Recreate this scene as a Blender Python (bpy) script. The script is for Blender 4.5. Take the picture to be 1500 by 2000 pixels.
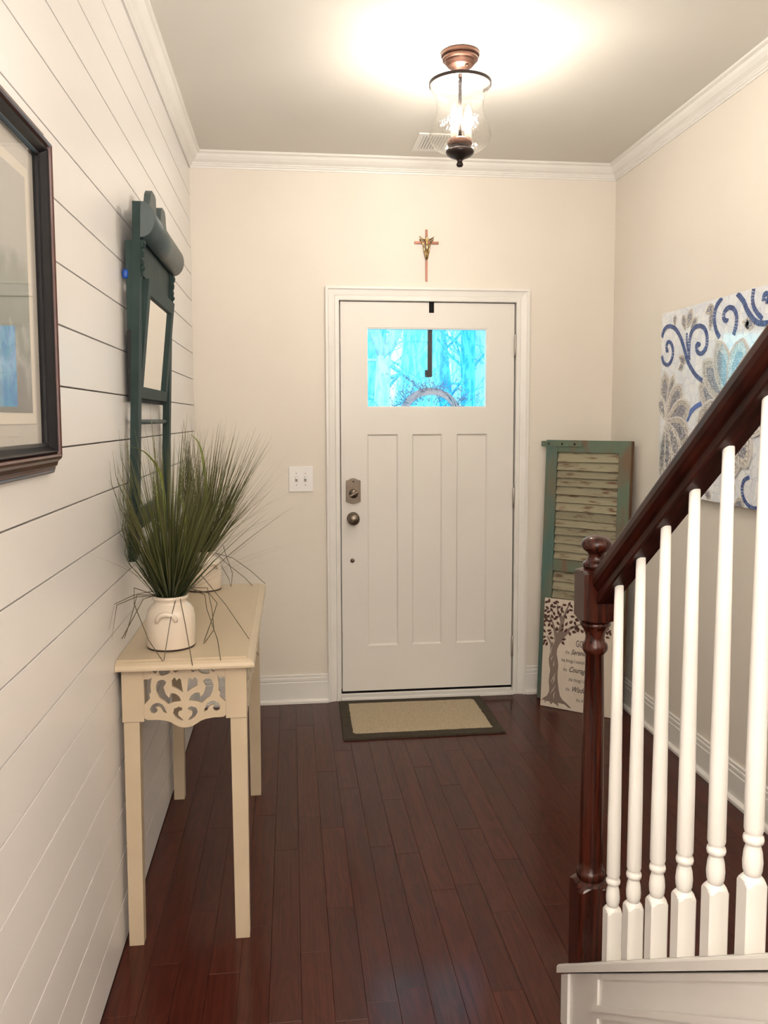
import bpy, bmesh, math, random
from mathutils import Vector, Matrix
import numpy as np
random.seed(7)
S = bpy.context.scene
for o in list(bpy.data.objects): bpy.data.objects.remove(o)
C = S.collection

# ------------------------------------------------------------------ camera
CAM = Vector((-0.2538, -4.2123, 1.4773)); YAW, PIT, ROL = 0.11377, -0.07959, -0.002507
F, PX, PY = 1600.26, 751.22, 945.86
_cy, _sy = math.cos(YAW), math.sin(YAW)
FW = Vector((_sy*math.cos(PIT), _cy*math.cos(PIT), math.sin(PIT)))
_r = Vector((_cy, -_sy, 0)); _u = _r.cross(FW)
RT = _r*math.cos(ROL) + _u*math.sin(ROL); UP = -_r*math.sin(ROL) + _u*math.cos(ROL)
cam = bpy.data.cameras.new('camera'); co = bpy.data.objects.new('camera', cam); C.objects.link(co)
M3 = Matrix((RT, UP, -FW)).transposed()
co.matrix_world = Matrix.Translation(CAM) @ M3.to_4x4()
cam.sensor_fit = 'HORIZONTAL'; cam.sensor_width = 36; cam.lens = F/1500*36
cam.shift_x = (750-PX)/1500; cam.shift_y = (PY-1000)/1500
cam.clip_start = 0.02; cam.clip_end = 200
S.camera = co

def at(u, v, ax, val):
    """world point where the line of sight of photo pixel (u,v) meets the plane axis=val (used to measure)"""
    d = FW + RT*((u-PX)/F) - UP*((v-PY)/F)
    return CAM + d*((val-CAM[ax])/d[ax])
def on_plane(u, v, org, n):
    d = FW + RT*((u-PX)/F) - UP*((v-PY)/F)
    return CAM + d*((org-CAM).dot(n)/d.dot(n))

# ------------------------------------------------------------------ world, exposure
S.view_settings.view_transform = 'Standard'; S.view_settings.look = 'None'
S.view_settings.exposure = 1.6; S.view_settings.gamma = 1.0; S.view_settings.use_curve_mapping = False
W = bpy.data.worlds.new('world'); S.world = W; W.use_nodes = True
bg = W.node_tree.nodes['Background']; bg.inputs[0].default_value = (0.40, 0.90, 1.0, 1); bg.inputs[1].default_value = 0.80

# ------------------------------------------------------------------ added fill lights, unseen, in the hall behind the camera
def area(name, loc, size, power, col, rot=(0, 0, 0)):
    l = bpy.data.lights.new(name, 'AREA'); l.shape = 'SQUARE'; l.size = size; l.energy = power; l.color = col
    o = bpy.data.objects.new(name, l); o.location = loc; o.rotation_euler = rot; C.objects.link(o); return o
BULB = 222.0
area('hall_fill', (0.1, -5.6, 2.72), 1.5, 12, (1.0, 0.93, 0.87))  # overhead fill added to brighten the room, source unseen
area('rear_fill', (0.0, -7.9, 1.5), 1.8, 7, (1.0, 0.96, 0.93), (math.radians(90), 0, 0))  # added fill facing the door, no window is built here

# ------------------------------------------------------------------ materials
def nt(m):
    m.use_nodes = True; t = m.node_tree; return t, t.nodes, t.links
def mat(name, c, rough=0.5, metal=0.0, c2=None, scale=8.0, stretch=(1, 1, 1), amt=1.0, bump=0.0, bscale=None, coat=0.0, spec=0.5, rnd=0.0, lo=0.35, hi=0.65, detail=6.0, space='pos', croughness=0.08):
    m = bpy.data.materials.new(name); t, N, L = nt(m); b = N['Principled BSDF']
    b.inputs['Base Color'].default_value = (*c, 1); b.inputs['Roughness'].default_value = rough
    b.inputs['Metallic'].default_value = metal; b.inputs['Specular IOR Level'].default_value = spec
    b.inputs['Coat Weight'].default_value = coat; b.inputs['Coat Roughness'].default_value = croughness
    if c2 is not None or bump > 0:
        if space == 'pos': g = N.new('ShaderNodeNewGeometry'); src = g.outputs['Position']
        else: g = N.new('ShaderNodeTexCoord'); src = g.outputs['Object']
        mp = N.new('ShaderNodeMapping'); mp.inputs['Scale'].default_value = stretch; L.new(src, mp.inputs['Vector'])
        vec = mp.outputs['Vector']
        if rnd > 0:
            oi = N.new('ShaderNodeObjectInfo'); ad = N.new('ShaderNodeVectorMath'); ad.operation = 'MULTIPLY_ADD'
            L.new(oi.outputs['Random'], ad.inputs[0]); ad.inputs[1].default_value = (37, 53, 71); L.new(vec, ad.inputs[2]); vec = ad.outputs[0]
        n = N.new('ShaderNodeTexNoise'); n.inputs['Scale'].default_value = scale; n.inputs['Detail'].default_value = detail; L.new(vec, n.inputs['Vector'])
        if c2 is not None:
            r = N.new('ShaderNodeValToRGB'); r.color_ramp.elements[0].position = lo; r.color_ramp.elements[1].position = hi
            r.color_ramp.elements[0].color = (*c, 1); r.color_ramp.elements[1].color = (*c2, 1)
            L.new(n.outputs['Fac'], r.inputs['Fac']); out = r.outputs['Color']
            if rnd > 0:
                hs = N.new('ShaderNodeHueSaturation'); mr = N.new('ShaderNodeMapRange'); mr.inputs['To Min'].default_value = 1-rnd; mr.inputs['To Max'].default_value = 1+rnd
                L.new(oi.outputs['Random'], mr.inputs['Value']); L.new(mr.outputs['Result'], hs.inputs['Value']); L.new(out, hs.inputs['Color']); out = hs.outputs['Color']
            L.new(out, b.inputs['Base Color'])
        if bump > 0:
            if bscale:
                n = N.new('ShaderNodeTexNoise'); n.inputs['Scale'].default_value = bscale; n.inputs['Detail'].default_value = 4; L.new(vec, n.inputs['Vector'])
            bp = N.new('ShaderNodeBump'); bp.inputs['Strength'].default_value = bump; bp.inputs['Distance'].default_value = 0.01
            L.new(n.outputs['Fac'], bp.inputs['Height']); L.new(bp.outputs['Normal'], b.inputs['Normal'])
    return m
def emis(name, c, s):
    m = bpy.data.materials.new(name); t, N, L = nt(m); b = N['Principled BSDF']
    b.inputs['Base Color'].default_value = (*c, 1); b.inputs['Emission Color'].default_value = (*c, 1); b.inputs['Emission Strength'].default_value = s; return m
def thin_glass(name, tint=(1, 1, 1), rough=0.0, ior=1.5, bump=0.0, base=0.0):
    m = bpy.data.materials.new(name); t, N, L = nt(m); N.remove(N['Principled BSDF']); out = N['Material Output']
    tr = N.new('ShaderNodeBsdfTransparent'); tr.inputs[0].default_value = (*tint, 1)
    gl = N.new('ShaderNodeBsdfGlossy'); gl.inputs['Roughness'].default_value = rough
    fr = N.new('ShaderNodeFresnel'); ge = N.new('ShaderNodeNewGeometry'); mi = N.new('ShaderNodeMapRange')
    mi.inputs['To Min'].default_value = ior; mi.inputs['To Max'].default_value = 1/ior; L.new(ge.outputs['Backfacing'], mi.inputs['Value']); L.new(mi.outputs[0], fr.inputs['IOR'])
    mx = N.new('ShaderNodeMixShader'); fac = fr.outputs[0]
    if base > 0:
        ma = N.new('ShaderNodeMath'); ma.operation = 'MULTIPLY_ADD'; L.new(fr.outputs[0], ma.inputs[0]); ma.inputs[1].default_value = 1-base; ma.inputs[2].default_value = base; fac = ma.outputs[0]
    if bump > 0:
        v = N.new('ShaderNodeTexVoronoi'); v.inputs['Scale'].default_value = 90; g = N.new('ShaderNodeNewGeometry'); L.new(g.outputs['Position'], v.inputs['Vector'])
        bm_ = N.new('ShaderNodeBump'); bm_.inputs['Strength'].default_value = bump; bm_.inputs['Distance'].default_value = 0.004; L.new(v.outputs['Distance'], bm_.inputs['Height'])
        L.new(bm_.outputs['Normal'], gl.inputs['Normal']); L.new(bm_.outputs['Normal'], fr.inputs['Normal'])
    if base > .03:
        df = N.new('ShaderNodeBsdfTranslucent'); df.inputs[0].default_value = (1, 1, 1, 1); nz = N.new('ShaderNodeTexVoronoi'); nz.inputs['Scale'].default_value = 110; L.new(g.outputs['Position'], nz.inputs['Vector'])
        q1 = N.new('ShaderNodeMapRange'); q1.inputs['From Min'].default_value = .12; q1.inputs['From Max'].default_value = .30; q1.inputs['To Min'].default_value = .006; q1.inputs['To Max'].default_value = .001; L.new(nz.outputs['Distance'], q1.inputs['Value'])
        m2 = N.new('ShaderNodeMixShader'); L.new(q1.outputs[0], m2.inputs[0]); L.new(tr.outputs[0], m2.inputs[1]); L.new(df.outputs[0], m2.inputs[2]); tr = m2
    L.new(fac, mx.inputs[0]); L.new(tr.outputs[0], mx.inputs[1]); L.new(gl.outputs[0], mx.inputs[2]); L.new(mx.outputs[0], out.inputs['Surface'])
    return m

m_wall = mat('wall_paint', (0.79, 0.735, 0.655), 0.55, c2=(0.81, 0.755, 0.675), scale=3, bump=0.04, bscale=260)
area('upward_fill', (0.0, -5.4, 1.3), .6, 74, (1.0, 0.93, 0.87), (math.radians(180), 0, 0))  # added fill aimed at the ceiling, no lamp stands here
m_ceil = mat('ceiling_paint', (0.73, 0.70, 0.64), 0.75, c2=(0.75, 0.72, 0.66), scale=2, bump=0.03, bscale=200)
m_white = mat('white_trim_paint', (0.84, 0.82, 0.78), 0.32, c2=(0.81, 0.79, 0.75), scale=6, bump=0.02, bscale=60)
m_door = mat('door_paint', (0.78, 0.75, 0.70), 0.35, c2=(0.80, 0.77, 0.72), scale=3, bump=0.02, bscale=40)
m_ship = mat('shiplap_paint', (0.82, 0.795, 0.775), 0.30, c2=(0.80, 0.775, 0.755), scale=4, stretch=(1, .25, 1), bump=0.10, bscale=9, rnd=0.012)
m_dark = mat('dark_gap', (0.10, 0.08, 0.07), 0.8)
m_gap = mat('shiplap_backing', (0.30, 0.26, 0.23), 0.8)
m_sub = mat('subfloor', (0.015, 0.006, 0.004), 0.8)
m_steel = mat('satin_nickel', (0.20, 0.165, 0.13), 0.30, 1.0, c2=(0.16, 0.13, 0.105), scale=20)
m_hinge = mat('nickel_hinge', (0.45, 0.42, 0.38), 0.4, 1.0)
m_black = mat('black_metal', (0.004, 0.003, 0.004), 0.5, 0.0, spec=.1)
m_plastic = mat('white_plastic', (0.86, 0.85, 0.84), 0.3)
m_mahog = mat('mahogany_stain', (0.012, 0.0022, 0.0012), 0.36, c2=(0.038, 0.0075, 0.004), scale=14, stretch=(6, 1, .5), coat=0.04, spec=.14, bump=0.03, detail=8)
m_mahogv = mat('mahogany_post', (0.018, 0.0036, 0.0018), 0.26, c2=(0.060, 0.012, 0.006), scale=30, stretch=(4, 4, .15), coat=0.35, spec=.2, bump=0.02, detail=8)
m_cream = mat('cream_furniture_paint', (0.53, 0.43, 0.30), 0.38, c2=(0.57, 0.465, 0.33), scale=10, stretch=(1, .3, 1), bump=0.04, bscale=30)
m_teal = mat('teal_chalk_paint', (0.021, 0.038, 0.036), 0.55, c2=(0.030, 0.052, 0.049), spec=.15, scale=9, bump=0.12, bscale=40)
m_tealroll = mat('teal_paint_worn', (0.042, 0.062, 0.064), 0.45, c2=(0.058, 0.082, 0.084), scale=12, bump=0.08, bscale=50)
m_mirror = mat('mirror_glass', (0.92, 0.93, 0.90), 0.01, 1.0)
m_glass = thin_glass('window_glass', (0.97, 0.99, 1.0), 0.0, 1.3)
m_pglass = thin_glass('picture_glass', (1, 1, 1), 0.0, 1.52, base=0.02)
m_lglass = thin_glass('seeded_lamp_glass', (0.97, 0.96, 0.94), 0.06, 1.5, bump=0.6, base=0.05)
m_bronze = mat('antique_copper', (0.085, 0.042, 0.030), 0.38, 0.9, c2=(0.12, 0.062, 0.044), scale=8)
m_dkbronze = mat('dark_bronze', (0.035, 0.025, 0.022), 0.35, 0.6)
m_bulb = emis('lit_bulb', (1.0, 0.92, 0.82), BULB)
m_sleeve = mat('candle_sleeve', (0.72, 0.62, 0.52), 0.4)

def floor_mat():
    m = bpy.data.materials.new('mahogany_plank'); t, N, L = nt(m); b = N['Principled BSDF']
    g = N.new('ShaderNodeNewGeometry'); mp = N.new('ShaderNodeMapping'); mp.inputs['Scale'].default_value = (7, .8, 7); L.new(g.outputs['Position'], mp.inputs['Vector'])
    oi = N.new('ShaderNodeObjectInfo'); ad = N.new('ShaderNodeVectorMath'); ad.operation = 'MULTIPLY_ADD'
    L.new(oi.outputs['Random'], ad.inputs[0]); ad.inputs[1].default_value = (91, 57, 13); L.new(mp.outputs[0], ad.inputs[2])
    n = N.new('ShaderNodeTexNoise'); n.inputs['Scale'].default_value = 2.2; n.inputs['Detail'].default_value = 3; n.inputs['Distortion'].default_value = 1.2; L.new(ad.outputs[0], n.inputs['Vector'])
    wv = N.new('ShaderNodeMath'); wv.operation = 'MULTIPLY'; wv.inputs[1].default_value = 42; L.new(n.outputs['Fac'], wv.inputs[0])
    sn = N.new('ShaderNodeMath'); sn.operation = 'SINE'; L.new(wv.outputs[0], sn.inputs[0])
    mp2 = N.new('ShaderNodeMapping'); mp2.inputs['Scale'].default_value = (12, .25, 12); L.new(ad.outputs[0], mp2.inputs['Vector'])
    n2 = N.new('ShaderNodeTexNoise'); n2.inputs['Scale'].default_value = 5; n2.inputs['Detail'].default_value = 8; L.new(mp2.outputs[0], n2.inputs['Vector'])
    a = N.new('ShaderNodeMath'); a.operation = 'MULTIPLY_ADD'; L.new(sn.outputs[0], a.inputs[0]); a.inputs[1].default_value = 0.09; L.new(n2.outputs['Fac'], a.inputs[2])
    r = N.new('ShaderNodeValToRGB'); e = r.color_ramp.elements; e[0].position = .25; e[1].position = .88
    e[0].color = (0.031, 0.0042, 0.0024, 1); e[1].color = (0.086, 0.0165, 0.0082, 1); L.new(a.outputs[0], r.inputs['Fac'])
    hs = N.new('ShaderNodeHueSaturation'); mr = N.new('ShaderNodeMapRange'); mr.inputs['To Min'].default_value = .86; mr.inputs['To Max'].default_value = 1.16
    L.new(oi.outputs['Random'], mr.inputs['Value']); L.new(mr.outputs[0], hs.inputs['Value']); L.new(r.outputs[0], hs.inputs['Color']); L.new(hs.outputs[0], b.inputs['Base Color'])
    b.inputs['Roughness'].default_value = 0.40; b.inputs['Specular IOR Level'].default_value = .15; b.inputs['Coat Weight'].default_value = 0.42; b.inputs['Coat Roughness'].default_value = 0.11; b.inputs['Coat IOR'].default_value = 1.42
    n3 = N.new('ShaderNodeTexNoise'); n3.inputs['Scale'].default_value = 7; L.new(g.outputs['Position'], n3.inputs['Vector'])
    bp = N.new('ShaderNodeBump'); bp.inputs['Strength'].default_value = 0.10; bp.inputs['Distance'].default_value = 0.004; L.new(n3.outputs['Fac'], bp.inputs['Height'])
    bp2 = N.new('ShaderNodeBump'); bp2.inputs['Strength'].default_value = 0.12; bp2.inputs['Distance'].default_value = 0.001; L.new(n2.outputs['Fac'], bp2.inputs['Height']); L.new(bp.outputs[0], bp2.inputs['Normal'])
    L.new(bp2.outputs[0], b.inputs['Normal']); L.new(bp.outputs[0], b.inputs['Coat Normal'])
    return m
m_floor = floor_mat()

# ------------------------------------------------------------------ mesh builder
class MB:
    def __init__(s): s.v = []; s.f = []; s.sm = []
    def add(s, vs, fs, smooth=False):
        k = len(s.v); s.v += [tuple(x) for x in vs]; s.f += [tuple(i+k for i in f) for f in fs]; s.sm += [smooth]*len(fs); return s
    def box(s, x0, x1, y0, y1, z0, z1, c=0.0):
        if c <= 0:
            v = [(x0, y0, z0), (x1, y0, z0), (x1, y1, z0), (x0, y1, z0), (x0, y0, z1), (x1, y0, z1), (x1, y1, z1), (x0, y1, z1)]
            return s.add(v, [(0, 3, 2, 1), (4, 5, 6, 7), (0, 1, 5, 4), (1, 2, 6, 5), (2, 3, 7, 6), (3, 0, 4, 7)])
        bm = bmesh.new(); bmesh.ops.create_cube(bm, size=1)
        for v in bm.verts: v.co = Vector(((x0+x1)/2+v.co.x*(x1-x0), (y0+y1)/2+v.co.y*(y1-y0), (z0+z1)/2+v.co.z*(z1-z0)))
        bmesh.ops.bevel(bm, geom=list(bm.edges), offset=c, segments=2, affect='EDGES', profile=0.6)
        return s.bm(bm)
    def bm(s, bm, smooth=False):
        bm.verts.index_update(); s.add([v.co for v in bm.verts], [[q.index for q in f.verts] for f in bm.faces], smooth); bm.free(); return s
    def lathe(s, prof, c=(0, 0, 0), seg=32, smooth=True, axis='z', caps=True):
        vs = []; n = len(prof)
        for r, z in prof:
            for i in range(seg):
                a = 2*math.pi*i/seg; p = (r*math.cos(a), r*math.sin(a), z)
                if axis == 'y': p = (p[0], p[2], p[1])
                if axis == 'x': p = (p[2], p[0], p[1])
                vs.append((p[0]+c[0], p[1]+c[1], p[2]+c[2]))
        fs = [(j*seg+i, j*seg+(i+1) % seg, (j+1)*seg+(i+1) % seg, (j+1)*seg+i) for j in range(n-1) for i in range(seg)]
        s.add(vs, fs, smooth)
        if caps:
            k = len(s.v)-n*seg; s.f += [tuple(k+i for i in range(seg))[::-1], tuple(k+(n-1)*seg+i for i in range(seg))]; s.sm += [False, False]
        return s
    def tube(s, pts, rad, seg=8, smooth=True, caps=True):
        pts = [Vector(p) for p in pts]; n = len(pts); rs = rad if isinstance(rad, (list, tuple)) else [rad]*n
        vs = []; up = Vector((0, 0, 1)); t0 = (pts[1]-pts[0]).normalized()
        if abs(t0.dot(up)) > .9: up = Vector((1, 0, 0))
        nx = t0.cross(up).normalized()
        for i, p in enumerate(pts):
            t = (pts[min(i+1, n-1)]-pts[max(i-1, 0)]).normalized(); nx = (nx-t*nx.dot(t)).normalized(); b = t.cross(nx)
            for k in range(seg):
                a = 2*math.pi*k/seg; vs.append(p+(nx*math.cos(a)+b*math.sin(a))*rs[i])
        fs = [(j*seg+i, j*seg+(i+1) % seg, (j+1)*seg+(i+1) % seg, (j+1)*seg+i) for j in range(n-1) for i in range(seg)]
        if caps: fs += [tuple(range(seg))[::-1], tuple((n-1)*seg+i for i in range(seg))]
        return s.add(vs, fs, smooth)
    def sweep(s, prof, path, closed=True, smooth=False):
        """prof: list of (a,b); path: list of (origin, avec, bvec) frames"""
        n = len(prof); vs = []
        for o, a, b in path:
            for p in prof: vs.append(Vector(o)+Vector(a)*p[0]+Vector(b)*p[1])
        m = len(path); fs = []
        for j in range(m-1):
            for i in range(n if closed else n-1):
                fs.append((j*n+i, j*n+(i+1) % n, (j+1)*n+(i+1) % n, (j+1)*n+i))
        if closed: fs += [tuple(range(n))[::-1], tuple((m-1)*n+i for i in range(n))]
        return s.add(vs, fs, smooth)
    def prism(s, poly, ex, fn):
        """poly of 2-D points, extruded from ex[0] to ex[1]; fn(a,b,e)->xyz"""
        n = len(poly); vs = [fn(a, b, ex[0]) for a, b in poly]+[fn(a, b, ex[1]) for a, b in poly]
        return s.add(vs, [tuple(range(n))[::-1], tuple(range(n, 2*n))]+[(i, (i+1) % n, n+(i+1) % n, n+i) for i in range(n)])
    def build(s, name, m, parent=None, fix=True):
        me = bpy.data.meshes.new(name); me.from_pydata(s.v, [], s.f); me.materials.append(m)
        me.polygons.foreach_set('use_smooth', s.sm); me.update()
        if fix and len(s.f) < 60000:
            bm = bmesh.new(); bm.from_mesh(me); bmesh.ops.recalc_face_normals(bm, faces=list(bm.faces)); bm.to_mesh(me); bm.free()
        o = bpy.data.objects.new(name, me); C.objects.link(o)
        if parent is not None:
            o.parent = parent; o.matrix_parent_inverse = parent.matrix_world.inverted()
        return o
def empty(name, loc=(0, 0, 0), mw=None):
    o = bpy.data.objects.new(name, None); o.empty_display_size = .1
    o.matrix_world = mw if mw is not None else Matrix.Translation(loc); C.objects.link(o); bpy.context.view_layer.update(); return o
def tag(o, label=None, cat=None, group=None, kind=None):
    if label: o['label'] = label
    if cat: o['category'] = cat
    if group: o['group'] = group
    if kind: o['kind'] = kind
    return o
def struct(o, label, cat): return tag(o, label, cat, kind='structure')
def local(mb, mat4):
    mb.v = [tuple(mat4 @ Vector(p)) for p in mb.v]; return mb

XL, XR, ZC = -0.7336, 1.4448, 2.7803
YB = -8.0
DZ, DT, DW = 0.046, 2.0725, 0.914      # door leaf bottom, top, width
CAS = 0.0725

# ================================================================== SETTING
# floor with planks
fl = MB().box(XL-.1, XR+.1, YB-.1, 0.15, -0.06, -0.0025).build('floor', m_sub); struct(fl, 'dark reddish brown hardwood floor of the entry', 'floor')
pw = 0.0818; x = XL; i = 0
while x < XR-0.001:
    x1 = min(x+pw, XR); y = -0.0 - random.uniform(0, .3); y0 = 0.004
    ys = [0.004]
    yy = -random.uniform(.15, .9)
    while yy > -3.3: ys.append(yy); yy -= random.choice([.38, .52, .7, .85, 1.0, 1.15])*random.uniform(.9, 1.1)
    ys.append(-3.6)
    for a, b in zip(ys[:-1], ys[1:]):
        dz = random.uniform(-.0001, .0001); g = .0003
        mb = MB(); bm = bmesh.new(); bmesh.ops.create_cube(bm, size=1)
        for v in bm.verts: v.co = Vector(((x+x1)/2+v.co.x*(x1-x-2*g), (a+b)/2+v.co.y*(a-b-2*g), -.005+dz+v.co.z*.01))
        bmesh.ops.bevel(bm, geom=[e for e in bm.edges if all(v.co.z > -.005 for v in e.verts)], offset=.0006, segments=1, affect='EDGES')
        mb.bm(bm).build('plank', m_floor, fl)
    x = x1; i += 1
mb = MB()
x = XL
while x < XR-.001:
    mb.box(x+.0006, min(x+pw, XR)-.0006, YB, -3.601, -.01, 0); x += pw
tag(mb.build('plank_field', m_floor, fl), kind='stuff')

# left wall, shiplap
wl = MB().box(XL-.12, XL-.014, YB, .12, 0, ZC+.05).build('wall_left', m_gap); struct(wl, 'white painted horizontal shiplap wall on the left', 'wall')
P0, PITCH = 2.5762, 0.12857
zs = [P0+PITCH*k for k in range(2, -22, -1)]
for k, zt in enumerate(zs):
    a, b = max(zt-PITCH+.0018, .0), min(zt-.0018, ZC)
    if b-a < .01: continue
    MB().box(XL-.0145, XL, -5.2, .0, a, b, .0008).build('shiplap_board', m_ship, wl)
MB().box(XL-.0145, XL, YB, -5.201, 0, ZC).build('shiplap_field', m_ship, wl)
# back wall around door
ox0, ox1, oz = -.022, DW+.022, DT+.022
wb = MB(); wb.box(XL-.12, ox0, 0, .14, 0, ZC+.05).box(ox1, XR+.12, 0, .14, 0, ZC+.05).box(ox0, ox1, 0, .14, oz, ZC+.05)
struct(wb.build('wall_back', m_wall), 'cream painted wall with the front door and crucifix', 'wall')
struct(MB().box(XR, XR+.12, YB, 0, 0, ZC+.05).build('wall_right', m_wall), 'cream painted wall on the right with the mosaic art', 'wall')
struct(MB().box(XL-.12, XR+.12, YB-.12, YB, 0, ZC+.05).build('wall_rear', m_wall), 'cream painted wall behind the viewer', 'wall')
ce = struct(MB().box(XL-.12, XR+.12, YB, .14, ZC, ZC+.1).build('ceiling', m_ceil), 'flat taupe ceiling with the pendant light', 'ceiling')
# crown moulding profile (a: out from wall, b: down from ceiling)
cp = [(0, 0), (.058, 0), (.058, .009), (.052, .012), (.046, .014), (.040, .026), (.030, .038), (.020, .045), (.016, .048), (.016, .053), (.012, .056), (.012, .062), (.007, .065), (.006, .0725), (0, .0725)]
def crown(name, frames, lab): struct(MB().sweep(cp, frames).build(name, m_white), lab, 'moulding')
crown('trim_1', [((XL, YB, ZC), (1, 0, 0), (0, 0, -1)), ((XL, 0, ZC), (1, -1, 0), (0, 0, -1))], 'white crown moulding above the shiplap wall')
crown('trim_2', [((XL, 0, ZC), (1, -1, 0), (0, 0, -1)), ((XR, 0, ZC), (-1, -1, 0), (0, 0, -1))], 'white crown moulding above the front door wall')
crown('trim_3', [((XR, 0, ZC), (-1, -1, 0), (0, 0, -1)), ((XR, YB, ZC), (-1, 0, 0), (0, 0, -1))], 'white crown moulding above the mosaic wall')
# baseboards
bp_ = [(0, 0), (.030, 0), (.030, .012), (.024, .018), (.014, .020), (.014, .108), (.009, .112), (.012, .116), (.012, .130), (.007, .134), (.009, .138), (.009, .146), (.004, .148), (0, .148)]
def baseb(name, frames, lab): struct(MB().sweep(bp_, frames).build(name, m_white), lab, 'baseboard')
baseb('baseboard_back', [((XL, 0, 0), (0, -1, 0), (0, 0, 1)), ((-CAS, 0, 0), (0, -1, 0), (0, 0, 1))], 'white baseboard between shiplap wall and door')
baseb('baseboard_back.001', [((DW+CAS, 0, 0), (0, -1, 0), (0, 0, 1)), ((XR, 0, 0), (-1, -1, 0), (0, 0, 1))], 'white baseboard right of the door behind the shutter')
baseb('baseboard_right', [((XR, 0, 0), (-1, -1, 0), (0, 0, 1)), ((XR, YB, 0), (-1, 0, 0), (0, 0, 1))], 'white baseboard along the right wall')
# door casing (mitred, moulded)
kp = [(0, 0), (0, .012), (.004, .015), (.020, .015), (.024, .010), (.030, .012), (.052, .016), (.058, .022), (.0685, .022), (.0685, 0)]
inn = -.004
fr = [((inn, 0, 0), (-1, 0, 0), (0, -1, 0)), ((inn, 0, DT+.004), (-1, 0, 1), (0, -1, 0)), ((DW-inn, 0, DT+.004), (1, 0, 1), (0, -1, 0)), ((DW-inn, 0, 0), (1, 0, 0), (0, -1, 0))]
struct(MB().sweep(kp, fr).build('trim_4', m_white), 'white moulded casing around the front door', 'moulding')
jb = MB(); jb.box(ox0, -.004, -.0, .14, 0, oz).box(DW+.004, ox1, 0, .14, 0, oz).box(-.004, DW+.004, 0, .14, DT+.004, oz)
jb.box(-.004, .012, .0495, .14, 0, DT+.004).box(DW-.012, DW+.004, .0495, .14, 0, DT+.004).box(-.004, DW+.004, .0495, .14, DT-.01, DT+.004)
struct(jb.build('trim_5', m_white), 'white jamb lining the front door opening', 'jamb')
th = MB().box(-.004, DW+.004, -.028, .14, 0, .020, .004).box(-.004, DW+.004, .02, .14, .02, .030)
struct(th.build('trim_6', m_white), 'pale painted threshold under the front door', 'threshold')
struct(MB().box(-.003, DW+.003, .016, .13, .0302, .0452).build('trim_7', m_black), 'black strip filling the shaded gap under the front door', 'threshold')  # black box put in for the dark gap below the leaf

# ================================================================== DOOR
d = empty('door_1', (DW/2, .004, 0)); struct(d, 'white craftsman front door with one window over three tall panels', 'door')
y0, y1 = .004, .048
wx0, wx1, wz0, wz1 = .137, .767, 1.536, 1.943
px = [(.138, .299), (.3725, .5305), (.6075, .7705)]; pz0, pz1 = .286, 1.398
xs = sorted({0, wx0, wx1, DW} | {a for p in px for a in p}); zz = [DZ, pz0, pz1, wz0, wz1, DT]
leaf = MB()
leaf.box(0.003, DW-.003, y0, y1, DZ, pz0); leaf.box(.003, DW-.003, y0, y1, pz1, wz0); leaf.box(.003, DW-.003, y0, y1, wz1, DT)
leaf.box(.003, wx0, y0, y1, wz0, wz1); leaf.box(wx1, DW-.003, y0, y1, wz0, wz1)
edges = [.003]+[a for p in px for a in p]+[DW-.003]
for a, b in zip(edges[0::2], edges[1::2]): leaf.box(a, b, y0, y1, pz0, pz1)
leaf.build('door_leaf', m_door, d)
for a, b in px:
    s = .008
    p = MB(); vs = [(a, y0+.0006, pz0), (b, y0+.0006, pz0), (b, y0+.0006, pz1), (a, y0+.0006, pz1), (a+s, y0+.0095, pz0+s), (b-s, y0+.0095, pz0+s), (b-s, y0+.0095, pz1-s), (a+s, y0+.0095, pz1-s),
                    (a, y1-.004, pz0), (b, y1-.004, pz0), (b, y1-.004, pz1), (a, y1-.004, pz1)]
    p.add(vs, [(0, 1, 5, 4), (1, 2, 6, 5), (2, 3, 7, 6), (3, 0, 4, 7), (4, 5, 6, 7), (8, 9, 10, 11), (0, 1, 9, 8), (1, 2, 10, 9), (2, 3, 11, 10), (3, 0, 8, 11)]); p.build('door_panel', m_door, d)
gf = MB()
t = .006
gf.box(wx0, wx1, y0+.004, y1-.004, wz0, wz0+t).box(wx0, wx1, y0+.004, y1-.004, wz1-t, wz1).box(wx0, wx0+t, y0+.004, y1-.004, wz0+t, wz1-t).box(wx1-t, wx1, y0+.004, y1-.004, wz0+t, wz1-t)
gf.build('glazing_bead', m_white, d)
MB().add([(wx0+t, .026, wz0+t), (wx1-t, .026, wz0+t), (wx1-t, .026, wz1-t), (wx0+t, .026, wz1-t)], [(0, 1, 2, 3)]).build('pane', m_glass, d, fix=False)
for zt, zb in ((1.91, 1.804), (1.113, 1.011), (.315, .207)):
    h = MB().lathe([(.0035, zb-.004), (.006, zb), (.006, zt), (.0035, zt+.004)], (DW-.001, -.006, 0), 12)
    h.box(DW-.004, DW+.011, -.004, .003, zb+.004, zt-.004)
    for k in range(1, 4): h.lathe([(.0068, zb+(zt-zb)*k/4-.001), (.0068, zb+(zt-zb)*k/4+.001)], (DW-.001, -.006, 0), 12)
    h.build('hinge', m_hinge, d)
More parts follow.
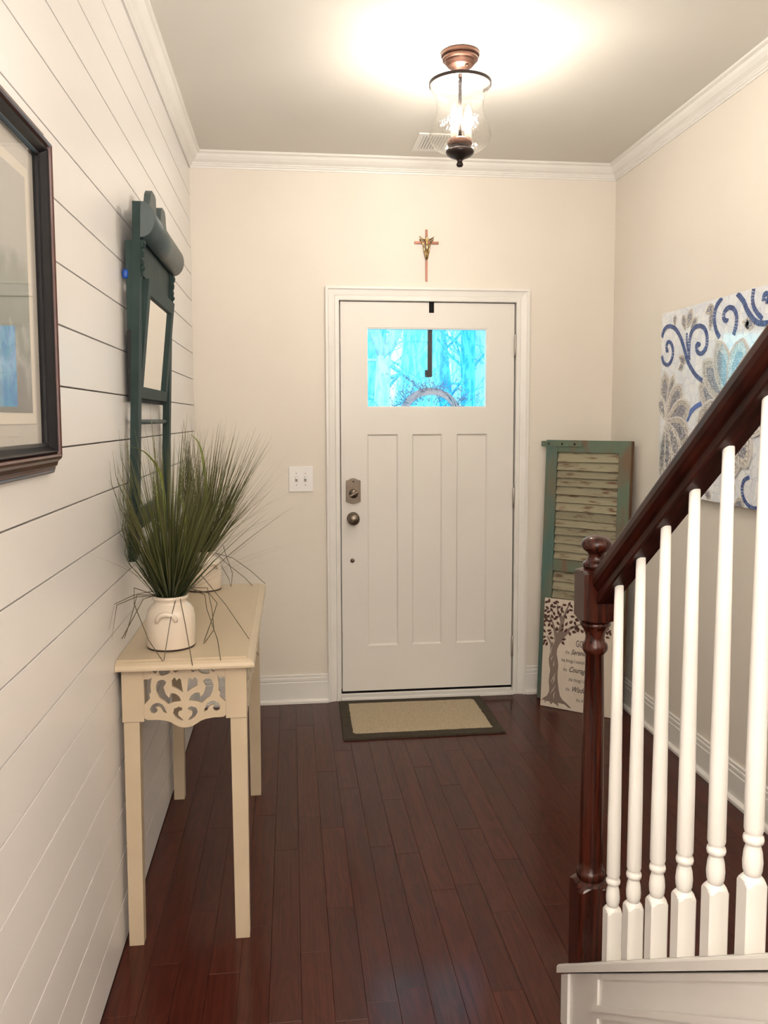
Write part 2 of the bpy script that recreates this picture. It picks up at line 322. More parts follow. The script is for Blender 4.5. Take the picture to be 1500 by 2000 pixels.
# deadbolt: arched plate, thumb turn
dc = (.064, y0, 1.106)
pl = []
for k in range(13):
    a = math.pi*(k/12); pl.append((-.030*math.cos(a)*-1*-1, .058+.010*math.sin(a)))
pl = [(-.038, .052), (-.034, .056)]+[(-.028+.056*k/8, .056+.011*math.sin(math.pi*k/8)) for k in range(9)]+[(.034, .056), (.038, .052)]
pl = pl+[(a, -b) for a, b in pl[::-1]]
lk = MB().prism(pl, (0, -.010), lambda a, b, e: (dc[0]+a, dc[1]+e, dc[2]+b)); lk2 = [(a*.86, b*.93) for a, b in pl]
lk.prism(lk2, (-.010, -.020), lambda a, b, e: (dc[0]+a, dc[1]+e, dc[2]+b))
lock = lk.build('deadbolt_plate', m_steel, d)
MB().lathe([(.024, 0), (.024, -.006), (.019, -.014), (.0, -.015)], (dc[0], y0-.020, dc[2]-.012), 24, axis='y', caps=False).build('thumb_turn_base', m_steel, lock)
tt = MB().box(-.006, .006, -.030, 0, -.026, .026, .004); local(tt, Matrix.Translation((dc[0], y0-.030, dc[2]-.012)) @ Matrix.Rotation(math.radians(62), 4, 'Y')); tt.build('thumb_turn', m_steel, lock)
MB().lathe([(.0045, 0), (.0045, -.002)], (dc[0], y0-.0195, dc[2]+.050), 12, axis='y').build('screw', m_black, lock)
MB().lathe([(.033, 0), (.033, -.006), (.024, -.010), (.014, -.014), (.012, -.024), (.015, -.030), (.026, -.038), (.0305, -.048), (.029, -.057), (.020, -.063), (.0, -.065)], (.063, y0, .963), 32, axis='y', caps=False).build('door_knob', m_steel, d)
MB().lathe([(.0115, 0), (.0115, -.005), (.008, -.009), (.0, -.010)], (.058, y0, .742), 20, axis='y', caps=False).build('latch_button', m_steel, d)

# ================================================================== OUTSIDE
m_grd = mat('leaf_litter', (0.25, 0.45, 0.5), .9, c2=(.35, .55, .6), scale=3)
struct(MB().box(-30, 30, .3, 60, -.9, -.8).build('ground', m_grd), 'woodland ground outside the front door', 'ground')
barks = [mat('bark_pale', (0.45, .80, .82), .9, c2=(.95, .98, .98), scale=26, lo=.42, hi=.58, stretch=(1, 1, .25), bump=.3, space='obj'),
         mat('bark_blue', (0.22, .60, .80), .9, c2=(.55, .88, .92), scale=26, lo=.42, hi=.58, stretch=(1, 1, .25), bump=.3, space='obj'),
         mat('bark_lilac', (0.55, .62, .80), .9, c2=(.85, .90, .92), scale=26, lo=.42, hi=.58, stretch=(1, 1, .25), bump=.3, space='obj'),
         mat('bark_deep', (0.05, .42, .80), .9, c2=(.20, .70, .90), scale=26, lo=.42, hi=.58, stretch=(1, 1, .25), bump=.3, space='obj')]  # cyan of the overexposed daylight is put into these bark colours
def branchy(mb, p, dirv, r, L, depth, rng):
    pts = [Vector(p)]; d_ = Vector(dirv).normalized(); n = 5; rs = [r]
    for k in range(n):
        d_ = (d_+Vector((rng.uniform(-1, 1), rng.uniform(-1, 1), rng.uniform(-.6, .9)))*.22).normalized()
        pts.append(pts[-1]+d_*L/n); rs.append(r*(1-.7*(k+1)/n))
        if depth > 0 and k > 0 and rng.random() < .85:
            side = (d_+Vector((rng.uniform(-1, 1), rng.uniform(-1, 1), rng.uniform(-.3, .8)))*.9).normalized()
            branchy(mb, pts[-1], side, rs[-1]*.55, L*.55, depth-1, rng)
    mb.tube(pts, rs, 5, caps=False)
def tree(u, yy, r, bark, label, lean=0.0, fork=None, nb=10, seed=0):
    rng = random.Random(seed+11); b = at(u, 720, 1, yy); z0 = -.85
    h = 9+yy*.4
    mb = MB(); n = 10; pts = []; rs = []
    top = fork if fork else h
    for k in range(n+1):
        z = z0+(top-z0)*k/n
        pts.append((b.x+lean*(z-b.z)+rng.uniform(-.35, .35)*r, yy+rng.uniform(-.3, .3)*r, z)); rs.append(r*(1.15-.35*k/n))
    mb.tube(pts, rs, 12)
    if fork:
        for s, l in ((-1, .55), (1, .62)):
            q = [Vector(pts[-1])]
            for k in range(7): q.append(q[-1]+Vector((s*l*(.9-.08*k)*.45, .05*s, .5)))
            mb.tube(q, [r*(.68-.07*k) for k in range(8)], 10)
            for k in range(2, 7): branchy(mb, q[k], (s*rng.uniform(-.3, 1), rng.uniform(-.5, .5), rng.uniform(.2, 1)), r*.2, 1.0, 2, rng)
    for k in range(nb):
        z = rng.uniform(b.z-.6, b.z+2.2); a = rng.uniform(0, 6.28)
        branchy(mb, (b.x+lean*(z-b.z), yy, z), (math.cos(a), math.sin(a), rng.uniform(-.1, .9)), r*.14+.006, rng.uniform(.7, 1.6), 2, rng)
    o = mb.build('tree', bark, None, fix=False); tag(o, label, 'tree', 'trees outside the front door'); return o
tree(752, 4.2, .095, barks[2], 'pale forked tree seen at the upper left of the door window', fork=2.12, nb=5, seed=1)
tree(735, 6.5, .16, barks[1], 'blue-grey tree trunk at the left edge of the door window', nb=8, seed=2)
tree(822, 5.2, .21, barks[1], 'widest tree trunk, just left of the black hanger strap', nb=9, seed=3)
tree(786, 8.5, .07, barks[0], 'slender leaning tree between the forked tree and the widest trunk', lean=.18, nb=12, seed=4)
tree(866, 6.0, .085, barks[3], 'deep blue leaning trunk just right of the black hanger strap', lean=-.10, nb=9, seed=5)
tree(912, 4.8, .075, barks[3], 'knobbly blue tree near the right side of the door window', nb=9, seed=6)
tree(938, 6.2, .15, barks[2], 'whitish tree trunk at the right edge of the door window', nb=6, seed=7)
tree(892, 9.5, .08, barks[0], 'thin distant tree between the deep blue and knobbly trees', nb=14, seed=8)
tree(848, 12, .13, barks[2], 'pale distant tree half hidden behind the hanger strap', nb=14, seed=9)
rng = random.Random(5)
mb = MB()
for k in range(430):
    x = rng.uniform(-1.2, 4.2); yy = rng.uniform(3.0, 7.5); z = rng.uniform(.4, 2.3)
    a = rng.uniform(0, 6.28); branchy(mb, (x, yy, z), (math.cos(a), math.sin(a)*.5, rng.uniform(-.1, 1)), .0045, rng.uniform(.3, .9), 2, rng)
tag(mb.build('brushwood', barks[3], None, fix=False), 'tangle of thin bare twigs outside the door window', 'brush', kind='stuff')
# wreath hanging outside
wc = at(841, 822, 1, .135); wt = empty('wreath', (wc.x, .135, wc.z)); tag(wt, 'pale grey bare twig wreath hanging outside the door window', 'wreath')
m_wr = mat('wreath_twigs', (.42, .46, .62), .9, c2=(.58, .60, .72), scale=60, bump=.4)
R0 = .158
mb = MB()
for k in range(26):
    ph = rng.uniform(0, 6.28); a0 = rng.uniform(0, 6.28); pts = []
    for q in range(40):
        a = a0+q/39*6.6; rr = R0+.016*math.cos(3*a+ph)+rng.uniform(-.002, .002); pts.append((wc.x+rr*math.cos(a), .135+.012*math.sin(4*a+ph), wc.z+rr*math.sin(a)))
    mb.tube(pts, .0042, 5)
mb.build('twig_ring', m_wr, wt)
mb = MB()
for k in range(260):
    a = rng.uniform(0, 6.28); p = Vector((wc.x+R0*math.cos(a), .135, wc.z+R0*math.sin(a)))
    dv = Vector((math.cos(a+rng.uniform(-1.2, 1.2)), rng.uniform(-.35, .35), math.sin(a+rng.uniform(-1.2, 1.2)))); Ln = rng.uniform(.04, .13)
    if rng.random() < .2: dv = -dv; Ln *= .6
    q = p+dv*Ln*.5+Vector((0, 0, rng.uniform(-.01, .01))); e = p+dv*Ln; mb.tube([p, q, e], [.0012, .001, .0005], 4)
    for w in range(3):
        s_ = p.lerp(e, rng.uniform(.4, 1)); mb.tube([s_, s_+Vector((rng.uniform(-1, 1), rng.uniform(-.3, .3), rng.uniform(-1, 1)))*.018], [.0022, .0006], 4)
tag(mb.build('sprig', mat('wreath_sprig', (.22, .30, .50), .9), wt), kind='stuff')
# over-door hanger strap
hx = at(843, 600, 1, 0).x
hg = empty('wreath_hanger', (hx, 0, DT)); tag(hg, 'black metal wreath hanger hooked over the top of the front door', 'hanger')
zb = at(841, 735, 1, .06).z
MB().box(hx-.013, hx+.013, .0008, .0032, DT-.052, DT+.0006, .001).box(hx-.013, hx+.013, .0008, .052, DT+.0006, DT+.0026).box(hx-.012, hx+.012, .049, .052, zb, DT+.0026).build('strap', m_black, hg)
MB().box(hx-.020, hx+.010, .052, .085, zb-.004, zb+.006).box(hx-.020, hx+.012, .082, .088, zb-.004, zb+.034, .001).build('hook', m_black, hg)

# ================================================================== PENDANT
lx, ly = .361, -1.236
P = empty('pendant_light', (lx, ly, ZC)); tag(P, 'lit bell-shaped seeded glass pendant light with copper canopy on the ceiling', 'light')
md = MB().lathe([(.100, 0), (.100, -.003), (.096, -.006), (.07, -.006)], (lx, ly, ZC), 64); tag(md.build('ceiling_medallion', m_ceil, P), 'flat painted disc')
cn = MB().lathe([(.066, -.006), (.068, -.008), (.0685, -.018), (.066, -.021), (.062, -.022), (.0635, -.026), (.0635, -.032), (.060, -.035), (.056, -.036), (.054, -.042), (.044, -.053), (.026, -.062), (.013, -.066), (.010, -.074), (.006, -.078)], (lx, ly, ZC), 48, smooth=False).build('canopy', m_bronze, P)
MB().lathe([(.006, 0), (.006, -.004), (.003, -.007)], (lx+.018, ly-.030, ZC-.056), 12).build('canopy_screw', m_bronze, cn)
MB().lathe([(.0065, 2.69), (.0065, 2.455)], (lx, ly, 0), 16).build('stem', m_dkbronze, P)
MB().lathe([(.0065, 2.7043), (.0068, 2.69)], (lx, ly, 0), 16).build('stem_collar', m_bronze, P)
zr = 2.666
bpr = [(.108, -.005), (.111, -.005), (.111, .006), (.108, .006)]
MB().sweep(bpr, [((lx, ly, zr), (math.cos(a_), math.sin(a_), 0), (0, 0, 1)) for a_ in [math.radians(152+236*k/48) for k in range(49)]]).build('rim_band', m_dkbronze, P)
gp = [(.108, zr+.004), (.108, zr-.006), (.104, zr-.016), (.094, zr-.030), (.087, zr-.045), (.084, zr-.062), (.084, zr-.085), (.088, zr-.108), (.096, zr-.130), (.104, zr-.150), (.109, zr-.168), (.110, zr-.182), (.106, zr-.198), (.096, zr-.212), (.080, zr-.224), (.060, zr-.231), (.046, zr-.234)]
MB().lathe(gp, (lx, ly, 0), 64, caps=False).build('glass_shade', m_lglass, P, fix=False)
zc = zr-.232
MB().lathe([(.0, zc+.016), (.040, zc+.014), (.044, zc+.006), (.050, zc+.003), (.051, zc-.004), (.046, zc-.012), (.034, zc-.020), (.022, zc-.024), (.012, zc-.030), (.008, zc-.036), (.011, zc-.041), (.0125, zc-.047), (.010, zc-.053), (.0, zc-.056)], (lx, ly, 0), 40, caps=False).build('bottom_finial', m_dkbronze, P)
MB().lathe([(.0, .030), (.042, .028), (.045, .022), (.045, .010), (.030, .0), (0, 0)], (lx, ly, zc+.012), 32, caps=False).build('socket_plate', m_bronze, P)
for k in range(3):
    a = math.radians(215+120*k); bx, by = lx+.030*math.cos(a), ly+.030*math.sin(a)
    MB().lathe([(.0125, 0), (.0125, .058), (.010, .060)], (bx, by, zc+.038), 16).build('candle_sleeve', m_sleeve, P)
    MB().lathe([(.007, 0), (.0115, .010), (.0135, .022), (.011, .038), (.006, .052), (.0, .062)], (bx, by, zc+.098), 16, caps=False).build('bulb', m_bulb, P)

# ceiling vent
v0, v1 = (.345, -.40), (.52, -.16)
V = empty('ceiling_vent', ((v0[0]+v1[0])/2, (v0[1]+v1[1])/2, ZC)); tag(V, 'small white slatted air vent in the ceiling behind the pendant', 'vent')
f = MB(); w = .026; z0, z1 = ZC-.006, ZC-.0005
f.box(v0[0], v1[0], v0[1], v0[1]+w, z0, z1).box(v0[0], v1[0], v1[1]-w, v1[1], z0, z1).box(v0[0], v0[0]+w, v0[1]+w, v1[1]-w, z0, z1).box(v1[0]-w, v1[0], v0[1]+w, v1[1]-w, z0, z1); f.build('vent_frame', m_white, V)
MB().box(v0[0]+w, v1[0]-w, v0[1]+w, v1[1]-w, ZC-.0015, ZC-.0005).build('vent_backing', m_dark, V)
n = 9
for k in range(n):
    xx = v0[0]+w+(v1[0]-v0[0]-2*w)*(k+.5)/n
    s_ = MB().box(-.005, .005, v0[1]+w, v1[1]-w, -.0008, .0008); local(s_, Matrix.Translation((xx, 0, ZC-.006)) @ Matrix.Rotation(math.radians(35), 4, 'Y')); s_.build('slat', m_white, V)

# ================================================================== SMALL WALL THINGS
sw = empty('light_switch', (-.2045, 0, 1.171)); tag(sw, 'white double toggle light switch plate left of the front door', 'light switch')
MB().box(-.266, -.143, -.007, -.0005, 1.106, 1.236, .003).build('switch_plate', m_plastic, sw)
for xx in (-.2275, -.1815):
    MB().box(xx-.0055, xx+.0055, -.0085, -.006, 1.158, 1.184).build('toggle_slot', mat('slot_grey', (.35, .33, .32), .5), sw)
    t_ = MB().box(-.0042, .0042, -.016, 0, -.005, .005, .001); local(t_, Matrix.Translation((xx, -.007, 1.171)) @ Matrix.Rotation(math.radians(-28), 4, 'X')); t_.build('toggle', m_plastic, sw)
    for zz_ in (1.141, 1.201): MB().lathe([(.003, 0), (.0025, -.0012), (0, -.0014)], (xx, -.007, zz_), 10, axis='y', caps=False).build('screw', m_hinge, sw)

cr = empty('crucifix', (.4445, 0, 2.30)); tag(cr, 'slim copper crucifix with bronze figure above the front door', 'crucifix')
m_cop = mat('copper_bar', (.30, .13, .09), .35, .6, c2=(.24, .10, .06), scale=10); m_brz = mat('bronze_figure', (.16, .09, .03), .32, .8, c2=(.65, .48, .24), scale=70, lo=.45, hi=.6)
MB().box(.4395, .4495, -.010, -.001, 2.178, 2.437, .001).box(.382, .4395, -.010, -.001, 2.365, 2.377, .001).box(.4495, .507, -.010, -.001, 2.365, 2.377, .001).build('cross', m_cop, cr)
fz = MB(); cx_, cz_ = .4445, 2.37
def skin_fig():
    me = bpy.data.meshes.new('figure')
    vs = [(0, -.018, -.030), (0, -.020, -.008), (0, -.018, .012), (0, -.020, .022), (0, -.021, .031), (-.014, -.018, .013), (-.027, -.016, .021), (-.038, -.014, .032), (.014, -.018, .013), (.027, -.016, .021), (.038, -.014, .031),
          (-.005, -.020, -.048), (-.001, -.016, -.068), (.0, -.015, -.080), (.005, -.021, -.048)]
    es = [(0, 1), (1, 2), (2, 3), (3, 4), (2, 5), (5, 6), (6, 7), (2, 8), (8, 9), (9, 10), (0, 11), (11, 12), (12, 13), (0, 14), (14, 12)]
    rr = [.0075, .007, .008, .0035, .0065, .0045, .0035, .0028, .0045, .0035, .0028, .0045, .0038, .003, .0045]
    me.from_pydata([(cx_+a, b, cz_+c) for a, b, c in vs], es, []); o = bpy.data.objects.new('figure', me); C.objects.link(o)
    o.modifiers.new('s', 'SKIN')
    for k, r_ in enumerate(rr): me.skin_vertices[0].data[k].radius = (r_, r_)
    me.skin_vertices[0].data[0].use_root = True
    sb = o.modifiers.new('u', 'SUBSURF'); sb.levels = 2; sb.render_levels = 2
    bpy.context.view_layer.update(); dg = bpy.context.evaluated_depsgraph_get(); m2 = bpy.data.meshes.new_from_object(o.evaluated_get(dg)); bpy.data.objects.remove(o)
    m2.materials.clear(); m2.materials.append(m_brz); o2 = bpy.data.objects.new('figure', m2); C.objects.link(o2); o2.parent = cr; o2.matrix_parent_inverse = cr.matrix_world.inverted()
    return o2
skin_fig()
rb = MB()   # flowing robe drawn back behind the figure in a long V
for s_ in (-1, 1):
    rb.tube([(cx_+s_*.036, -.011, cz_+.018), (cx_+s_*.024, -.012, cz_+.004), (cx_+s_*.0155, -.012, cz_-.010), (cx_+s_*.012, -.012, cz_-.040), (cx_+s_*.005, -.012, cz_-.076), (cx_, -.012, cz_-.084)], [.002, .005, .0045, .004, .003, .003], 8)
rb.build('robe', m_brz, cr)

# door mat
A, B_, Cc, D_ = Vector((-.020, -.034, 0)), Vector((.732, -.040, 0)), Vector((.738, -.546, 0)), Vector((-.030, -.552, 0))
mt = empty('door_mat', (.355, -.29, 0)); tag(mt, 'beige door mat with dark brown border in front of the door', 'door mat')
m_pile = mat('beige_pile', (.60, .50, .35), .95, c2=(.40, .32, .21), scale=190, lo=.40, hi=.72, bump=.8)
m_brd = mat('brown_binding', (.035, .026, .015), .9, c2=(.055, .042, .025), scale=150, bump=.5)
def quadp(s, t_, z): return (A*(1-s)*(1-t_)+B_*s*(1-t_)+Cc*s*t_+D_*(1-s)*t_)+Vector((0, 0, z))
def matpiece(s0, s1, t0, t1, z0, z1, mb):
    k = 3; n = 16
    mb.add([quadp(s0, t0, z0), quadp(s1, t0, z0), quadp(s1, t1, z0), quadp(s0, t1, z0), quadp(s0+.004, t0+.005, z1), quadp(s1-.004, t0+.005, z1), quadp(s1-.004, t1-.005, z1), quadp(s0+.004, t1-.005, z1)],
           [(0, 3, 2, 1), (4, 5, 6, 7), (0, 1, 5, 4), (1, 2, 6, 5), (2, 3, 7, 6), (3, 0, 4, 7)])
mb = MB(); matpiece(0, 1, 0, 1, .0006, .009, mb); mb.build('border', m_brd, mt)
mb = MB(); nx, ny = 40, 26
for j in range(ny+1):
    for i_ in range(nx+1):
        s, t_ = .062+.876*i_/nx, .088+.80*j/ny
        e = (i_ in (0, nx)) or (j in (0, ny)); q = quadp(s+(random.uniform(-.002, .002) if e else 0), t_+(random.uniform(-.003, .003) if e else 0), .0085 if e else .0128+random.uniform(-.0006, .0006)); mb.v.append(tuple(q))
for j in range(ny):
    for i_ in range(nx): a = j*(nx+1)+i_; mb.f.append((a, a+1, a+nx+2, a+nx+1)); mb.sm.append(True)
mb.build('pile', m_pile, mt)

# ================================================================== CONSOLE TABLE
TZ = .825; tx0, tx1, ty0, ty1 = -.7325, -.360, -1.985, -.925
T = empty('console_table', ((tx0+tx1)/2, (ty0+ty1)/2, 0)); tag(T, 'cream console table with fretwork apron against the shiplap wall', 'table')
tp = MB()
pr = [(-.014, -.030), (-.0, -.026), (0, -.020), (-.003, -.012), (-.012, -.006), (-.017, -.0045), (-.022, -.0035), (-.022, 0)]
prof = [(0+a, b) for a, b in pr]
def ring(off, z): return [(tx0, ty0-off, z), (tx1+off, ty0-off, z), (tx1+off, ty1+off, z), (tx0, ty1+off, z)]
rs_ = [ring(a, TZ+b) for a, b in prof]; k0 = []
for r_ in rs_: tp.v += r_
for j in range(len(rs_)-1):
    for i_ in range(4): tp.f.append((j*4+i_, j*4+(i_+1) % 4, (j+1)*4+(i_+1) % 4, (j+1)*4+i_)); tp.sm.append(False)
tp.f += [(0, 3, 2, 1), tuple(len(tp.v)-4+i_ for i_ in range(4))]; tp.sm += [False, False]
tp.build('tabletop', m_cream, T)
az0, az1 = .648, TZ-.030
def leg(xa, xb, ya, yb, sx, sy):
    l = MB().box(xa, xb, ya, yb, az0, az1, .0012)
    a, b, c_, d2 = xa, xb, ya, yb; i1 = .0; e = .010
    if sx < 0: t0, t1, b0, b1 = xa+.003, xb-.014, xa+.001, xb-.018
    else: t0, t1, b0, b1 = xa+.012, xb-.001, xa+.016, xb-.002
    if sy < 0: u0, u1, w0, w1 = ya+.004, yb-.012, ya+.006, yb-.016
    else: u0, u1, w0, w1 = ya+.012, yb-.004, ya+.016, yb-.006
    l.add([(b0, w0, 0), (b1, w0, 0), (b1, w1, 0), (b0, w1, 0), (t0, u0, az0+.001), (t1, u0, az0+.001), (t1, u1, az0+.001), (t0, u1, az0+.001)], [(0, 3, 2, 1), (4, 5, 6, 7), (0, 1, 5, 4), (1, 2, 6, 5), (2, 3, 7, 6), (3, 0, 4, 7)])
    return l.build('leg', m_cream, T)
leg(-.722, -.663, -1.955, -1.897, -1, -1); leg(-.442, -.384, -1.955, -1.897, 1, -1); leg(-.722, -.663, -1.070, -1.012, -1, 1); leg(-.442, -.384, -1.070, -1.012, 1, 1)
# fretwork: traced half pattern, mirrored (units 0..1 across, depth below the top)
HL = [[(745, 121), (822, 121), (812, 138), (792, 157), (768, 142)], [(836, 121), (955, 121), (950, 150), (945, 178), (905, 181), (865, 168), (845, 150)], [(962, 121), (1030, 121), (1008, 138), (990, 160), (968, 142)],
      [(742, 225), (762, 213), (778, 236), (804, 205), (830, 236), (828, 292), (775, 322), (725, 356), (733, 290)],
      [(742, 441), (762, 395), (803, 364), (845, 364), (858, 408), (890, 370), (912, 300), (885, 256), (897, 231), (930, 222), (966, 236), (985, 290), (977, 350), (950, 405), (900, 440), (870, 470), (810, 450)],
      [(1022, 195), (1042, 214), (1098, 214), (1098, 464), (1042, 405), (1050, 362), (1032, 345), (1037, 280)],
      [(884, 560), (903, 510), (922, 475), (952, 455), (992, 452), (1028, 475), (1048, 515), (1035, 548), (1003, 558), (978, 540), (975, 515), (992, 495), (965, 490), (940, 505), (917, 548)],
      [(825, 560), (812, 515), (765, 498), (730, 515), (738, 536), (762, 540), (776, 560), (770, 590), (745, 612), (728, 638), (755, 634), (800, 605)]]
OUT = [(1100, 119), (1100, 602), (1075, 625), (1040, 628), (980, 628), (900, 640), (855, 655), (800, 690), (755, 712), (705, 720)]
def fret(u0, u1, rep, fn, name, thick=.008):
    """cut-out apron panel; fn(a, depth, e) -> xyz ; a runs u0..u1, repeated rep times"""
    cu = bpy.data.curves.new('fret', 'CURVE'); cu.dimensions = '2D'; cu.fill_mode = 'BOTH'; cu.extrude = thick/2; cu.resolution_u = 4
    W_ = (u1-u0)/rep; H_ = az1-az0; sx = W_/785; sy = H_/ (640-119)
    def spl(pts):
        s = cu.splines.new('POLY'); s.points.add(len(pts)-1); s.use_cyclic_u = True
        for k, p in enumerate(pts): s.points[k].co = (p[0], p[1], 0, 1)
    outer = [(u0, 0)]
    bot = []
    for q in range(rep):
        c_ = u0+W_*(q+.5)
        half = [((x-705)*sx, (y-119)*sy) for x, y in OUT[1:]]
        bot += [(c_-a, b) for a, b in half[:-1]]+[(c_+a, b) for a, b in half[::-1]]
    spl([(u0, 0)]+bot+[(u1, 0)])
    for q in range(rep):
        c_ = u0+W_*(q+.5)
        for h in HL:
            for s in (1, -1): spl([(c_+s*(x-705)*sx*.985, (y-119)*sy+.002) for x, y in h])
    o = bpy.data.objects.new('fret', cu); C.objects.link(o); bpy.context.view_layer.update(); dg = bpy.context.evaluated_depsgraph_get()
    me = bpy.data.meshes.new_from_object(o.evaluated_get(dg)); bpy.data.objects.remove(o)
    for v in me.vertices: v.co = Vector(fn(v.co.x, v.co.y, v.co.z))
    me.materials.clear(); me.materials.append(m_cream); me.name = name
    bm = bmesh.new(); bm.from_mesh(me); bmesh.ops.recalc_face_normals(bm, faces=list(bm.faces)); bm.to_mesh(me); bm.free()
    ob = bpy.data.objects.new(name, me); C.objects.link(ob); ob.parent = T; ob.matrix_parent_inverse = T.matrix_world.inverted(); return ob
fret(-.6635, -.4415, 1, lambda a, b, e: (a, -1.949+e, az1-b), 'fretwork_apron')
fret(-.6635, -.4415, 1, lambda a, b, e: (a, -1.018+e, az1-b), 'fretwork_apron')
fret(-1.8975, -1.0695, 3, lambda a, b, e: (-.3900+e, a, az1-b), 'fretwork_apron')
MB().box(-.722, -.714, -1.897, -1.070, az0+.05, az1).build('rear_rail', m_cream, T)

# ================================================================== POTTED GRASS
m_crock = mat('glazed_cream_crock', (.66, .56, .45), .22, c2=(.72, .63, .52), scale=5, coat=.5, bump=.05)
m_foot = mat('unglazed_foot', (.035, .015, .012), .7)
m_soil = mat('dark_moss', (.01, .014, .006), .9)
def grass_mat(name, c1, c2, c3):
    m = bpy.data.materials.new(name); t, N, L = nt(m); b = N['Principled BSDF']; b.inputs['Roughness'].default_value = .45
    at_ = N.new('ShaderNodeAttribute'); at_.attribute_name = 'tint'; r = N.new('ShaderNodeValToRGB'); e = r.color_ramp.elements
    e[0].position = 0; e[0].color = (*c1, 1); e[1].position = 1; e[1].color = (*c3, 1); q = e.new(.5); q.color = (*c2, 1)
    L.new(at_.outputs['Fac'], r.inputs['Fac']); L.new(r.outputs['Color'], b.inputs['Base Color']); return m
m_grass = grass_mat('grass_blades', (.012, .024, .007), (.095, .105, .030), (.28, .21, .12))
m_leaf = mat('bright_leaf', (.16, .20, .03), .4, c2=(.22, .26, .05), scale=20)
def blade(pts, w, tw):
    """flat tapering ribbon along pts with a small V fold"""
    vs = []; fs = []; n = len(pts)
    for k, p in enumerate(pts):
        t_ = (pts[min(k+1, n-1)]-pts[max(k-1, 0)]).normalized(); sd = Vector((math.cos(tw), math.sin(tw), 0)); sd = (sd-t_*sd.dot(t_)).normalized(); nn = t_.cross(sd)
        ww = w*(min(1, .55+1.2*k/n))*(1-(k/(n-1))**2.2*.92)
        vs += [p-sd*ww/2, p+nn*ww*.12, p+sd*ww/2]
    for k in range(n-1): a = 3*k; fs += [(a, a+1, a+4, a+3), (a+1, a+2, a+5, a+4)]
    return vs, fs
def potted(cx, cy, seed, label, big, bent, rot):
    rng = random.Random(seed); z0 = TZ+.0006
    G = empty('potted_grass', (cx, cy, z0)); tag(G, label, 'potted plant', 'grass plants in crocks on the console table')
    R_ = .069; H = .150
    pot = MB().lathe([(R_*.96, .003), (R_, .008), (R_, .070), (R_*.985, .090), (R_*.93, .108), (R_*.80, .121), (R_*.70, .127), (R_*.66, .131), (R_*.67, .137), (R_*.735, .141), (R_*.745, .145), (R_*.73, .149), (R_*.68, .150), (R_*.60, .146), (R_*.60, .130)], (cx, cy, z0), 48, caps=False).build('crock', m_crock, G)
    MB().lathe([(0, 0), (R_*.97, 0), (R_*.985, .0035), (R_*.97, .006), (0, .006)], (cx, cy, z0), 40, caps=False).build('crock_foot', m_foot, pot)
    ha = rot
    hp = []
    for k in range(13):
        a = math.pi*k/12; lat = .026*math.cos(a); hz = .088+.022*math.sin(a); out = R_+.002+.010*math.sin(a)
        hp.append((cx+out*math.cos(ha)-lat*math.sin(ha), cy+out*math.sin(ha)+lat*math.cos(ha), z0+hz))
    MB().tube(hp, [.0055+.0015*math.sin(math.pi*k/12) for k in range(13)], 10).build('loop_handle', m_crock, pot)
    MB().lathe([(R_*.60, .140), (0, .143)], (cx, cy, z0), 24, caps=False).build('moss', m_soil, G)
    top = z0+.140; V_, F_, T_ = [], [], []
    def addb(pts, w, tw, tint):
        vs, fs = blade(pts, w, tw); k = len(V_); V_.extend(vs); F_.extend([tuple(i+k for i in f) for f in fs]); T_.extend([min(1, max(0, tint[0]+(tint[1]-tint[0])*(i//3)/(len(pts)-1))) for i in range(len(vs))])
    def lim(p): return (-.655 if p.y > -1.785 and p.z > 1.04 else XL+.012)+rng.uniform(0, .015)
    for k in range(560):
        a = rng.uniform(0, 6.283); sp = rng.random()**.8; rr = sp*R_*.50
        b = Vector((cx+rr*math.cos(a), cy+rr*math.sin(a), top)); tilt = (.05+.55*sp*rng.uniform(.5, 1.15)); Ln = rng.uniform(.20, .57)*(1-.12*sp)
        if rng.random() < .12: tilt += rng.uniform(.1, .4)
        d_ = Vector((math.cos(a)*math.sin(tilt), math.sin(a)*math.sin(tilt), math.cos(tilt))); pts = []; n = 7
        droop = rng.uniform(-.02, .10)*Ln
        for q in range(n):
            s = q/(n-1); p = b+d_*Ln*s+Vector((math.cos(a), math.sin(a), -.6))*droop*s*s; p.x = max(p.x, lim(p)); pts.append(p)
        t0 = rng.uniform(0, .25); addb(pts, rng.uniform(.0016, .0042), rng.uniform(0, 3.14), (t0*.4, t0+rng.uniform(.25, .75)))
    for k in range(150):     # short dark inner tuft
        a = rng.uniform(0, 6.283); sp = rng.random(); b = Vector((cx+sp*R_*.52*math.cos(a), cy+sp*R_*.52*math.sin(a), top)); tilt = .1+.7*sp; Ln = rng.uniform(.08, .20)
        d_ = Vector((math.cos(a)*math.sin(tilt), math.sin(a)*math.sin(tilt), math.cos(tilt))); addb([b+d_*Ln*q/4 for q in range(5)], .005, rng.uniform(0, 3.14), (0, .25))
    for k in range(40):      # long fine arching stems
        a = rng.uniform(-1.9, 1.9); Ln = rng.uniform(.35, .50); tilt = rng.uniform(.5, 1.05)
        b = Vector((cx+.02*math.cos(a), cy+.02*math.sin(a), top)); d_ = Vector((math.cos(a)*math.sin(tilt), math.sin(a)*math.sin(tilt), math.cos(tilt))); dr = rng.uniform(.0, .12); pts = []
        for q in range(9): s = q/8; p = b+d_*Ln*s+Vector((0, 0, -dr*s*s)); p.x = max(p.x, lim(p)); pts.append(p)
        addb(pts, .0016, rng.uniform(0, 3.14), (.3, 1.0))
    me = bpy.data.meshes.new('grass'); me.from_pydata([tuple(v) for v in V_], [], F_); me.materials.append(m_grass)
    at_ = me.attributes.new('tint', 'FLOAT', 'POINT'); at_.data.foreach_set('value', T_)
